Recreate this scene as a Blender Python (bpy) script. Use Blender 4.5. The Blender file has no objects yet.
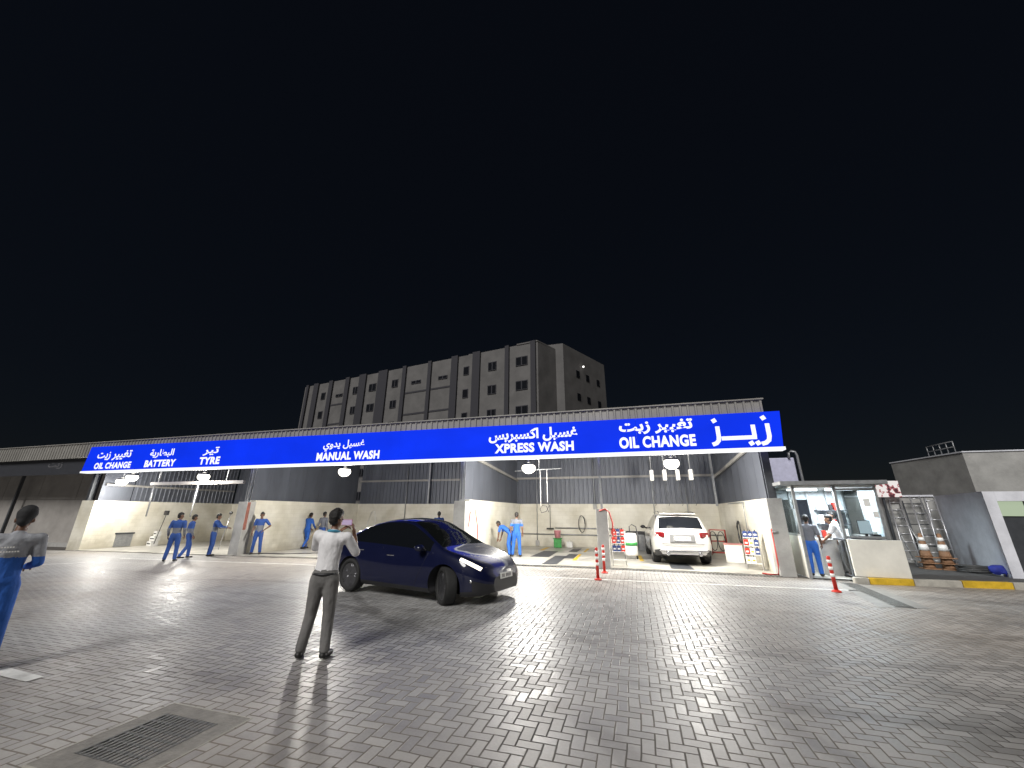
import bpy, bmesh, math, random
import numpy as np
from mathutils import Vector, Matrix
R = math.radians
sc = bpy.context.scene
C = sc.collection
random.seed(7)

# ------------------------------------------------------------------ camera
PITCH, YAW, ROLL = R(18.48), R(16.9), R(0.4)
fw = Vector((-math.sin(YAW)*math.cos(PITCH), math.cos(YAW)*math.cos(PITCH), math.sin(PITCH)))
rt0 = Vector((math.cos(YAW), math.sin(YAW), 0)); up0 = rt0.cross(fw)
rt = rt0*math.cos(ROLL) + up0*math.sin(ROLL); up = -rt0*math.sin(ROLL) + up0*math.cos(ROLL)
cd = bpy.data.cameras.new('camera'); cam = bpy.data.objects.new('camera', cd); C.objects.link(cam)
cd.sensor_width = 36; cd.lens = 385/1024*36; cd.clip_end = 2000; cd.clip_start = .05
cam.matrix_world = Matrix(((rt.x, up.x, -fw.x, 0), (rt.y, up.y, -fw.y, 0), (rt.z, up.z, -fw.z, 1.72), (0, 0, 0, 1)))
sc.camera = cam

# ------------------------------------------------------------------ night sky, soft moonlike sun from behind the viewer
w = bpy.data.worlds.new('World'); sc.world = w; w.use_nodes = True
nt = w.node_tree; bg = nt.nodes['Background']
sky = nt.nodes.new('ShaderNodeTexSky'); sky.sky_type = 'NISHITA'; sky.sun_disc = False
sky.sun_elevation = R(40); sky.sun_rotation = R(189); sky.air_density = 1.0; sky.dust_density = .3
SKY_STRENGTH = .0008
mixn = nt.nodes.new('ShaderNodeMixRGB'); mixn.blend_type = 'ADD'; mixn.inputs[0].default_value = 1
mixn.inputs[2].default_value = (2.2, 2.8, 4.6, 1)
nt.links.new(sky.outputs[0], mixn.inputs[1]); nt.links.new(mixn.outputs[0], bg.inputs[0])
bg.inputs[1].default_value = SKY_STRENGTH
sd = bpy.data.lights.new('night_sun', 'SUN'); sd.energy = 2.8; sd.angle = R(24); sd.color = (1, .98, .95)
so = bpy.data.objects.new('night_sun', sd); C.objects.link(so)
so.rotation_euler = Vector((.12, .76, -.64)).to_track_quat('-Z', 'Y').to_euler(); so.location = (0, -20, 20)
sc.view_settings.view_transform = 'Standard'; sc.view_settings.look = 'None'
sc.view_settings.exposure = 0; sc.view_settings.gamma = 1; sc.view_settings.use_curve_mapping = False
sc.cycles.max_bounces = 6; sc.cycles.sample_clamp_indirect = 6
LAMP_W = 1050

def g(x):                                  # the yard falls gently towards the left
    return 0.011*min(0, x+2)

# ------------------------------------------------------------------ materials
def new_mat(name):
    m = bpy.data.materials.new(name); m.use_nodes = True
    return m, m.node_tree, m.node_tree.nodes['Principled BSDF']
def mat(name, col, rough=.6, metal=0, var=.12, scale=6, bump=0, bscale=40, coat=0, spec=.5, stretch=None, col2=None):
    m, t, b = new_mat(name); N, L = t.nodes, t.links
    b.inputs['Roughness'].default_value = rough; b.inputs['Metallic'].default_value = metal
    b.inputs['Coat Weight'].default_value = coat; b.inputs['Coat Roughness'].default_value = .04
    b.inputs['Specular IOR Level'].default_value = spec
    tc = N.new('ShaderNodeTexCoord'); mp = N.new('ShaderNodeMapping'); L.new(tc.outputs['Object'], mp.inputs[0])
    if stretch: mp.inputs['Scale'].default_value = stretch
    nz = N.new('ShaderNodeTexNoise'); nz.inputs['Scale'].default_value = scale; nz.inputs['Detail'].default_value = 6
    nz.inputs['Roughness'].default_value = .65; L.new(mp.outputs[0], nz.inputs['Vector'])
    cr = N.new('ShaderNodeValToRGB'); L.new(nz.outputs['Fac'], cr.inputs[0])
    c2 = col2 or tuple(max(0, c*(1-2.2*var)) for c in col); c1 = tuple(min(1, c*(1+var*.8)) for c in col) if not col2 else col
    cr.color_ramp.elements[0].position = .3; cr.color_ramp.elements[0].color = (*c2, 1)
    cr.color_ramp.elements[1].position = .7; cr.color_ramp.elements[1].color = (*c1, 1)
    L.new(cr.outputs[0], b.inputs['Base Color'])
    mr = N.new('ShaderNodeMapRange'); mr.inputs['To Min'].default_value = max(0, rough*.85); mr.inputs['To Max'].default_value = min(1, rough*1.2)
    L.new(nz.outputs['Fac'], mr.inputs[0]); L.new(mr.outputs[0], b.inputs['Roughness'])
    if bump:
        n2 = N.new('ShaderNodeTexNoise'); n2.inputs['Scale'].default_value = bscale; n2.inputs['Detail'].default_value = 4
        L.new(mp.outputs[0], n2.inputs['Vector'])
        bp = N.new('ShaderNodeBump'); bp.inputs['Strength'].default_value = bump; bp.inputs['Distance'].default_value = .03
        L.new(n2.outputs['Fac'], bp.inputs['Height']); L.new(bp.outputs[0], b.inputs['Normal'])
    return m
def emit(name, col, s):
    m, t, b = new_mat(name)
    b.inputs['Base Color'].default_value = (.02, .02, .02, 1); b.inputs['Emission Color'].default_value = (*col, 1)
    b.inputs['Emission Strength'].default_value = s
    return m
def glass(name, tint=(.8, .9, .9), opacity=.25, rough=.03):
    m, t, b = new_mat(name); N, L = t.nodes, t.links
    b.inputs['Base Color'].default_value = (*[c*.05 for c in tint], 1); b.inputs['Roughness'].default_value = rough
    tr = N.new('ShaderNodeBsdfTransparent'); tr.inputs[0].default_value = (*tint, 1)
    lw = N.new('ShaderNodeLayerWeight'); lw.inputs[0].default_value = .35
    mr = N.new('ShaderNodeMapRange'); mr.inputs['To Min'].default_value = opacity; mr.inputs['To Max'].default_value = min(1, opacity+.5)
    L.new(lw.outputs['Fresnel'], mr.inputs[0])
    mx = N.new('ShaderNodeMixShader'); L.new(mr.outputs[0], mx.inputs[0]); L.new(tr.outputs[0], mx.inputs[1]); L.new(b.outputs[0], mx.inputs[2])
    L.new(mx.outputs[0], N['Material Output'].inputs['Surface'])
    return m

def paving_mat():
    m, t, b = new_mat('herringbone_pavers'); N, L = t.nodes, t.links
    def M(op, a, c=None, d=None):
        n = N.new('ShaderNodeMath'); n.operation = op
        for k, v in enumerate((a, c, d)):
            if v is None: continue
            if isinstance(v, (int, float)): n.inputs[k].default_value = v
            else: L.new(v, n.inputs[k])
        return n.outputs[0]
    tc = N.new('ShaderNodeTexCoord'); sp = N.new('ShaderNodeSeparateXYZ'); L.new(tc.outputs['Object'], sp.inputs[0])
    wob = N.new('ShaderNodeTexNoise'); wob.inputs['Scale'].default_value = 1.3; L.new(tc.outputs['Object'], wob.inputs[0])
    dx = M('MULTIPLY', M('SUBTRACT', wob.outputs['Fac'], .5), .5)
    x = M('ADD', M('DIVIDE', sp.outputs[0], .105), dx); y = M('ADD', M('DIVIDE', sp.outputs[1], .105), dx)
    i, j = M('FLOOR', x), M('FLOOR', y); fx, fy = M('SUBTRACT', x, i), M('SUBTRACT', y, j)
    k = M('FLOORED_MODULO', M('SUBTRACT', i, j), 4)
    h = M('LESS_THAN', k, 1.5); v_ = M('SUBTRACT', 1, h)
    k1 = M('COMPARE', k, 1, .3); k2 = M('COMPARE', k, 2, .3)
    u = M('ADD', M('MULTIPLY', h, M('ADD', fx, k1)), M('MULTIPLY', v_, M('ADD', fy, k2)))
    v = M('ADD', M('MULTIPLY', h, fy), M('MULTIPLY', v_, fx))
    d = M('MINIMUM', M('MINIMUM', u, M('SUBTRACT', 2, u)), M('MINIMUM', v, M('SUBTRACT', 1, v)))
    top = N.new('ShaderNodeMapRange'); top.interpolation_type = 'SMOOTHSTEP'
    top.inputs['From Min'].default_value = .02; top.inputs['From Max'].default_value = .10; L.new(d, top.inputs[0])
    cx = N.new('ShaderNodeCombineXYZ'); L.new(M('SUBTRACT', i, k1), cx.inputs[0]); L.new(M('SUBTRACT', j, k2), cx.inputs[1]); L.new(h, cx.inputs[2])
    wn = N.new('ShaderNodeTexWhiteNoise'); L.new(cx.outputs[0], wn.inputs[0])
    rnd = wn.outputs['Value']; rs = N.new('ShaderNodeSeparateColor'); L.new(wn.outputs['Color'], rs.inputs[0])
    # colour: warm grey bricks, sandy joints, oil stains and large worn areas
    big = N.new('ShaderNodeTexNoise'); big.inputs['Scale'].default_value = .35; big.inputs['Detail'].default_value = 7; big.inputs['Roughness'].default_value = .62; L.new(tc.outputs['Object'], big.inputs[0])
    fine = N.new('ShaderNodeTexNoise'); fine.inputs['Scale'].default_value = 45; fine.inputs['Detail'].default_value = 4; L.new(tc.outputs['Object'], fine.inputs[0])
    val = M('ADD', M('ADD', M('MULTIPLY', rnd, .10), M('MULTIPLY', fine.outputs['Fac'], .10)), M('MULTIPLY', big.outputs['Fac'], .34))
    cr = N.new('ShaderNodeValToRGB'); L.new(val, cr.inputs[0])
    e = cr.color_ramp.elements; e[0].position = .10; e[0].color = (.15, .15, .15, 1); e[1].position = .42; e[1].color = (.50, .495, .49, 1)
    jt = N.new('ShaderNodeMixRGB'); jr = N.new('ShaderNodeTexNoise'); jr.inputs['Scale'].default_value = .28; jr.inputs['Detail'].default_value = 5; L.new(tc.outputs['Object'], jr.inputs[0])
    jc = N.new('ShaderNodeValToRGB'); jc.color_ramp.elements[0].position = .40; jc.color_ramp.elements[0].color = (.05, .046, .042, 1); jc.color_ramp.elements[1].position = .60; jc.color_ramp.elements[1].color = (.20, .18, .15, 1)
    L.new(jr.outputs['Fac'], jc.inputs[0]); L.new(jc.outputs[0], jt.inputs[1]); L.new(top.outputs[0], jt.inputs[0]); L.new(cr.outputs[0], jt.inputs[2])
    st = N.new('ShaderNodeTexNoise'); st.inputs['Scale'].default_value = .9; st.inputs['Detail'].default_value = 5; st.inputs['Distortion'].default_value = .6
    mp = N.new('ShaderNodeMapping'); mp.inputs['Location'].default_value = (4, 9, 2); L.new(tc.outputs['Object'], mp.inputs[0]); L.new(mp.outputs[0], st.inputs[0])
    sr = N.new('ShaderNodeMapRange'); sr.inputs['From Min'].default_value = .58; sr.inputs['From Max'].default_value = .74; sr.inputs['To Max'].default_value = .5; L.new(st.outputs['Fac'], sr.inputs[0])
    sm = N.new('ShaderNodeMixRGB'); sm.blend_type = 'MULTIPLY'; sm.inputs[2].default_value = (.45, .43, .4, 1); L.new(sr.outputs[0], sm.inputs[0]); L.new(jt.outputs[0], sm.inputs[1])
    tm = N.new('ShaderNodeMapping'); tm.inputs['Rotation'].default_value = (0, 0, .28); tm.inputs['Scale'].default_value = (.10, .9, 1); L.new(tc.outputs['Object'], tm.inputs[0])
    tn = N.new('ShaderNodeTexNoise'); tn.inputs['Scale'].default_value = 1.1; tn.inputs['Detail'].default_value = 6; tn.inputs['Roughness'].default_value = .6; tn.inputs['Distortion'].default_value = .4; L.new(tm.outputs[0], tn.inputs[0])
    tr_ = N.new('ShaderNodeMapRange'); tr_.inputs['From Min'].default_value = .52; tr_.inputs['From Max'].default_value = .68; tr_.inputs['To Max'].default_value = .55; L.new(tn.outputs['Fac'], tr_.inputs[0])
    tk = N.new('ShaderNodeMixRGB'); tk.blend_type = 'MULTIPLY'; tk.inputs[2].default_value = (.50, .47, .44, 1); L.new(tr_.outputs[0], tk.inputs[0]); L.new(sm.outputs[0], tk.inputs[1])
    wm_ = N.new('ShaderNodeTexNoise'); wm_.inputs['Scale'].default_value = .13; wm_.inputs['Detail'].default_value = 3; L.new(mp.outputs[0], wm_.inputs[0])
    wr_ = N.new('ShaderNodeMapRange'); wr_.inputs['From Min'].default_value = .42; wr_.inputs['From Max'].default_value = .6; L.new(wm_.outputs['Fac'], wr_.inputs[0])
    wc = N.new('ShaderNodeMixRGB'); wc.blend_type = 'MULTIPLY'; wc.inputs[2].default_value = (.97, .90, .83, 1); L.new(wr_.outputs[0], wc.inputs[0]); L.new(tk.outputs[0], wc.inputs[1])
    # tyre arcs, oil drips and a few replaced blocks
    def arc(cx_, cy_, rad, wd, amt):
        ax_, ay_ = M('SUBTRACT', sp.outputs[0], cx_), M('SUBTRACT', sp.outputs[1], cy_)
        ds = M('SQRT', M('ADD', M('MULTIPLY', ax_, ax_), M('MULTIPLY', ay_, ay_)))
        ds = M('ADD', ds, M('MULTIPLY', M('SUBTRACT', wob.outputs['Fac'], .5), .25))
        n_ = N.new('ShaderNodeMapRange'); n_.interpolation_type = 'SMOOTHSTEP'; n_.inputs['From Min'].default_value = wd; n_.inputs['From Max'].default_value = wd*.35; n_.inputs['To Max'].default_value = amt
        L.new(M('ABSOLUTE', M('SUBTRACT', ds, rad)), n_.inputs[0]); return M('MULTIPLY', n_.outputs[0], M('MULTIPLY', tn.outputs['Fac'], 1.6))
    tyre = M('MAXIMUM', M('MAXIMUM', arc(1.5, 15.5, 9.0, .14, .45), arc(1.5, 15.5, 10.55, .14, .45)), M('MAXIMUM', arc(-9, -4, 13.2, .15, .4), arc(-9, -4, 11.7, .15, .4)))
    tyre = M('MAXIMUM', tyre, M('MAXIMUM', arc(14, 1, 10.6, .14, .4), arc(14, 1, 9.1, .14, .4)))
    vo = N.new('ShaderNodeTexVoronoi'); vo.inputs['Scale'].default_value = .75; L.new(tc.outputs['Object'], vo.inputs[0])
    dr_ = N.new('ShaderNodeMapRange'); dr_.interpolation_type = 'SMOOTHSTEP'; dr_.inputs['From Min'].default_value = .16; dr_.inputs['From Max'].default_value = .05; dr_.inputs['To Max'].default_value = .6
    L.new(M('ADD', vo.outputs['Distance'], M('MULTIPLY', M('SUBTRACT', st.outputs['Fac'], .5), .5)), dr_.inputs[0])
    rb = M('MULTIPLY', M('GREATER_THAN', rs.outputs[2], .975), .30)
    dk = N.new('ShaderNodeMixRGB'); dk.blend_type = 'MULTIPLY'; dk.inputs[2].default_value = (.28, .27, .26, 1); L.new(M('MAXIMUM', M('MAXIMUM', tyre, dr_.outputs[0]), rb), dk.inputs[0]); L.new(wc.outputs[0], dk.inputs[1])
    L.new(dk.outputs[0], b.inputs['Base Color'])
    # gloss: worn, polished tops, dull joints
    ro = M('ADD', M('ADD', .23, M('MULTIPLY', big.outputs['Fac'], .38)), M('MULTIPLY', M('SUBTRACT', 1, top.outputs[0]), .35))
    ro = M('ADD', ro, M('MULTIPLY', rnd, .12))
    L.new(ro, b.inputs['Roughness']); b.inputs['Specular IOR Level'].default_value = .7
    # relief: joints, a slight random tilt per brick, grain
    tx = M('MULTIPLY', M('SUBTRACT', rs.outputs[0], .5), u); ty = M('MULTIPLY', M('SUBTRACT', rs.outputs[1], .5), v)
    ht = M('ADD', M('MULTIPLY', top.outputs[0], .7), M('MULTIPLY', M('ADD', tx, ty), .32))
    ht = M('ADD', ht, M('MULTIPLY', fine.outputs['Fac'], .18))
    bp = N.new('ShaderNodeBump'); bp.inputs['Strength'].default_value = .75; bp.inputs['Distance'].default_value = .0065
    L.new(ht, bp.inputs['Height']); L.new(bp.outputs[0], b.inputs['Normal'])
    return m

M_ = {}
M_['paving'] = paving_mat()
M_['earth'] = mat('dusty_ground', (.12, .11, .10), .9, var=.2, scale=.4)
M_['slab'] = mat('bay_concrete', (.50, .48, .43), .36, var=.24, scale=.9, bump=.15, bscale=30)
M_['paint'] = mat('worn_line_paint', (.75, .75, .72), .5, var=.2, scale=5)
M_['yellow'] = mat('yellow_paint', (.70, .45, .03), .5, var=.14, scale=5)
M_['masonry'] = None
def block_mat():
    m, t, b = new_mat('painted_block'); N, L = t.nodes, t.links
    tc = N.new('ShaderNodeTexCoord'); sp = N.new('ShaderNodeSeparateXYZ'); L.new(tc.outputs['Object'], sp.inputs[0])
    ad = N.new('ShaderNodeMath'); L.new(sp.outputs[0], ad.inputs[0]); L.new(sp.outputs[1], ad.inputs[1])
    cb = N.new('ShaderNodeCombineXYZ'); L.new(ad.outputs[0], cb.inputs[0]); L.new(sp.outputs[2], cb.inputs[1])
    br = N.new('ShaderNodeTexBrick'); br.inputs['Scale'].default_value = 1; br.inputs['Brick Width'].default_value = .4; br.inputs['Row Height'].default_value = .2
    br.inputs['Mortar Size'].default_value = .006; br.inputs['Mortar Smooth'].default_value = .4
    br.inputs['Color1'].default_value = (.78, .75, .655, 1); br.inputs['Color2'].default_value = (.73, .70, .61, 1); br.inputs['Mortar'].default_value = (.66, .63, .54, 1)
    L.new(cb.outputs[0], br.inputs[0])
    nz = N.new('ShaderNodeTexNoise'); nz.inputs['Scale'].default_value = .9; nz.inputs['Detail'].default_value = 7; L.new(tc.outputs['Object'], nz.inputs[0])
    cr = N.new('ShaderNodeValToRGB'); cr.color_ramp.elements[0].position = .3; cr.color_ramp.elements[0].color = (.74, .72, .66, 1); cr.color_ramp.elements[1].position = .62; L.new(nz.outputs['Fac'], cr.inputs[0])
    mx = N.new('ShaderNodeMixRGB'); mx.blend_type = 'MULTIPLY'; mx.inputs[0].default_value = 1; L.new(br.outputs[0], mx.inputs[1]); L.new(cr.outputs[0], mx.inputs[2])
    # splash dirt with its own ragged upper edge along the foot of the wall
    n2 = N.new('ShaderNodeTexNoise'); n2.inputs['Scale'].default_value = 2.5; n2.inputs['Detail'].default_value = 6; L.new(tc.outputs['Object'], n2.inputs[0])
    zz = N.new('ShaderNodeMath'); zz.operation = 'MULTIPLY_ADD'; zz.inputs[1].default_value = 1.4; L.new(n2.outputs['Fac'], zz.inputs[0])
    ng = N.new('ShaderNodeMath'); ng.operation = 'MULTIPLY'; ng.inputs[1].default_value = -1; L.new(sp.outputs[2], ng.inputs[0]); L.new(ng.outputs[0], zz.inputs[2])
    mr = N.new('ShaderNodeMapRange'); mr.inputs['From Min'].default_value = .35; mr.inputs['From Max'].default_value = .75; mr.inputs['To Max'].default_value = .35; L.new(zz.outputs[0], mr.inputs[0])
    md = N.new('ShaderNodeMixRGB'); md.inputs[2].default_value = (.34, .30, .22, 1); L.new(mr.outputs[0], md.inputs[0]); L.new(mx.outputs[0], md.inputs[1])
    L.new(md.outputs[0], b.inputs['Base Color']); b.inputs['Roughness'].default_value = .55
    bp = N.new('ShaderNodeBump'); bp.inputs['Strength'].default_value = .4; bp.inputs['Distance'].default_value = .01
    iv = N.new('ShaderNodeMath'); iv.operation = 'SUBTRACT'; iv.inputs[0].default_value = 1; L.new(br.outputs['Fac'], iv.inputs[1]); L.new(iv.outputs[0], bp.inputs['Height']); L.new(bp.outputs[0], b.inputs['Normal'])
    return m
M_['masonry'] = block_mat()
M_['clad'] = mat('grey_cladding', (.115, .125, .15), .45, metal=.2, var=.14, scale=1.2, stretch=(1, 1, .25))
M_['clad_light'] = mat('parapet_cladding', (.30, .29, .27), .5, metal=.1, var=.12, scale=.8, stretch=(1, 1, .4))
M_['steel'] = mat('galvanised_steel', (.38, .39, .40), .4, metal=.5, var=.12, scale=8)
M_['dark_steel'] = mat('dark_steel', (.07, .075, .085), .5, metal=.3, var=.1)
M_['grey_render'] = mat('grey_render', (.42, .415, .40), .8, var=.14, scale=1.6, bump=.2, bscale=25)
M_['pale_render'] = mat('pale_render', (.76, .77, .83), .8, var=.10, scale=1.6, bump=.2, bscale=25)
M_['annex'] = mat('annex_panel', (.34, .32, .30), .7, var=.12, scale=.9)
M_['block_dark'] = mat('apartment_wall', (.135, .13, .128), .85, var=.14, scale=.5)
M_['stripe_dark'] = mat('apartment_stripe', (.035, .034, .042), .8, var=.1)
M_['win_dark'] = mat('dark_window', (.012, .013, .016), .12, var=.1)
M_['black'] = mat('black_plastic', (.018, .018, .02), .45, var=.15)
M_['rubber'] = mat('tyre_rubber', (.022, .022, .022), .75, var=.15, bump=.2, bscale=60)
M_['rim'] = mat('dark_rim', (.16, .16, .17), .3, metal=.8, var=.1)
M_['rim_l'] = mat('silver_rim', (.5, .5, .5), .28, metal=.8, var=.1)
M_['chrome'] = mat('chrome', (.75, .75, .76), .15, metal=1, var=.05)
M_['bluecar'] = mat('blue_car_paint', (.004, .006, .030), .45, metal=0, var=.05, coat=1, spec=.12)
M_['whitecar'] = mat('white_car_paint', (.56, .55, .52), .3, metal=.15, var=.03, coat=1)
M_['carglass'] = mat('tinted_glass', (.006, .007, .009), .05, var=.02, spec=.6)
M_['screen'] = glass('windscreen_glass', (.75, .86, .84), .10)
M_['clear'] = glass('window_glass', (.95, .98, .98), .03)
M_['red_lens'] = mat('red_lens', (.13, .006, .008), .2, var=.1, coat=.3, spec=.3)
M_['red'] = mat('red_plastic', (.62, .035, .02), .45, var=.12)
M_['white'] = mat('white_plastic', (.78, .77, .74), .45, var=.08)
M_['cream'] = mat('cream_panel', (.76, .74, .67), .5, var=.06, scale=2)
M_['reflect'] = mat('white_reflective_band', (.85, .83, .8), .35, var=.05)
M_['green'] = mat('green_bin', (.05, .30, .07), .5, var=.15)
M_['pink'] = mat('pink_plastic', (.72, .30, .34), .5, var=.12)
M_['navy'] = mat('navy_box', (.03, .055, .19), .5, var=.15)
M_['bag'] = mat('blue_bag', (.02, .035, .32), .7, var=.2, bump=.4, bscale=12)
M_['wood'] = mat('pale_wood', (.52, .38, .22), .6, var=.15)
M_['cone'] = mat('faded_cone', (.30, .16, .085), .7, var=.18)
M_['grate'] = mat('cast_iron', (.19, .19, .18), .5, metal=.4, var=.2, scale=20)
M_['hose'] = mat('hose_rubber', (.05, .05, .05), .5, var=.1)
M_['redhose'] = mat('red_hose', (.45, .05, .04), .5, var=.1)
M_['asphalt'] = mat('asphalt', (.07, .068, .065), .8, var=.15, scale=8, bump=.2)
M_['kerb'] = mat('kerb_concrete', (.45, .43, .38), .7, var=.15, scale=4)
# people
SK = [mat('skin_%d' % k, c, .5, var=.06) for k, c in enumerate([(.22, .11, .065), (.15, .075, .045), (.28, .15, .09)])]
M_['hair'] = mat('black_hair', (.012, .010, .009), .5, var=.3, scale=60, bump=.5, bscale=90)
M_['cap'] = mat('black_cap', (.02, .02, .022), .8, var=.15)
M_['shirt_w'] = mat('white_shirt', (.80, .79, .80), .8, var=.06, bump=1.0, bscale=9, stretch=(1, 1, .55))
M_['collar'] = mat('teal_collar', (.06, .30, .45), .7, var=.1)
M_['trouser_g'] = mat('grey_trousers', (.16, .155, .15), .8, var=.14, bump=1.0, bscale=9, stretch=(1, 1, .55))
M_['blue_w'] = mat('blue_workwear', (.02, .12, .50), .75, var=.12, bump=1.0, bscale=9, stretch=(1, 1, .55))
M_['blue_d'] = mat('dark_blue_workwear', (.02, .07, .28), .75, var=.12, bump=1.0, bscale=9, stretch=(1, 1, .55))
M_['grey_light'] = mat('pale_grey_workwear', (.36, .37, .40), .8, var=.1, bump=1.0, bscale=9)
M_['grey_w'] = mat('grey_workwear', (.16, .17, .20), .8, var=.1, bump=1.0, bscale=9, stretch=(1, 1, .55))
M_['shoe'] = mat('black_shoe', (.015, .014, .013), .45, var=.1)
M_['lamp'] = emit('lamp_lens', (1, .95, .82), 5)
M_['sign_blue'] = emit('backlit_blue', (.0020, .034, .88), 1.0)
def uneven(m, lo, hi, scale, st):
    t = m.node_tree; N, L = t.nodes, t.links; tc = N.new('ShaderNodeTexCoord'); mp = N.new('ShaderNodeMapping'); mp.inputs['Scale'].default_value = st; L.new(tc.outputs['Object'], mp.inputs[0])
    nz = N.new('ShaderNodeTexNoise'); nz.inputs['Scale'].default_value = scale; nz.inputs['Detail'].default_value = 3; L.new(mp.outputs[0], nz.inputs[0])
    mr = N.new('ShaderNodeMapRange'); mr.inputs['From Min'].default_value = .3; mr.inputs['From Max'].default_value = .7; mr.inputs['To Min'].default_value = lo; mr.inputs['To Max'].default_value = hi; L.new(nz.outputs['Fac'], mr.inputs[0])
    L.new(mr.outputs[0], N['Principled BSDF'].inputs['Emission Strength'])
uneven(M_['sign_blue'], 0.90, 1.09, .5, (1, 1, 1.6))
for q in ('Specular IOR Level',): M_['sign_blue'].node_tree.nodes['Principled BSDF'].inputs[q].default_value = .05
M_['sign_blue'].node_tree.nodes['Principled BSDF'].inputs['Base Color'].default_value = (.002, .004, .03, 1)
M_['sign_white'] = emit('backlit_white', (.95, .97, 1), 1.15)
M_['tube'] = emit('tube_light', (.85, .95, 1), 6)
M_['screen_on'] = emit('monitor_glow', (.55, .68, .75), .7)
M_['headlamp'] = emit('headlamp_on', (1, .92, .74), 3.2)
M_['greenwin'] = emit('lit_window', (.50, .60, .42), .8)
M_['phone'] = emit('phone_screen', (.55, .42, .62), .7)

# ------------------------------------------------------------------ builders
def tag(o, label=None, cat=None, group=None, kind=None):
    if label: o['label'] = label
    if cat: o['category'] = cat
    if group: o['group'] = group
    if kind: o['kind'] = kind
    return o
def empty(name, loc, rz=0, label=None, cat=None, group=None):
    o = bpy.data.objects.new(name, None); C.objects.link(o); o.location = loc; o.rotation_euler.z = rz; o.empty_display_size = .2
    return tag(o, label, cat, group)
def children_of(o): return [c for c in C.objects if c.parent is o]
def copy_tree(o, parent=None):
    c = o.copy(); C.objects.link(c); c.parent = parent
    for ch in children_of(o): copy_tree(ch, c)
    return c
def world_of(o):
    return o.matrix_basis.copy() if not o.parent else world_of(o.parent) @ o.matrix_parent_inverse @ o.matrix_basis
def mesh_obj(name, me, m, parent=None, world=False, smooth=False):
    o = bpy.data.objects.new(name, me); C.objects.link(o)
    if m is not None and len(me.materials) == 0:
        for q in (m if isinstance(m, (list, tuple)) else [m]): me.materials.append(q)
    if parent:
        o.parent = parent
        if world:
            o.matrix_parent_inverse = world_of(parent).inverted()
    if smooth: me.polygons.foreach_set('use_smooth', [True]*len(me.polygons))
    return o
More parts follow.
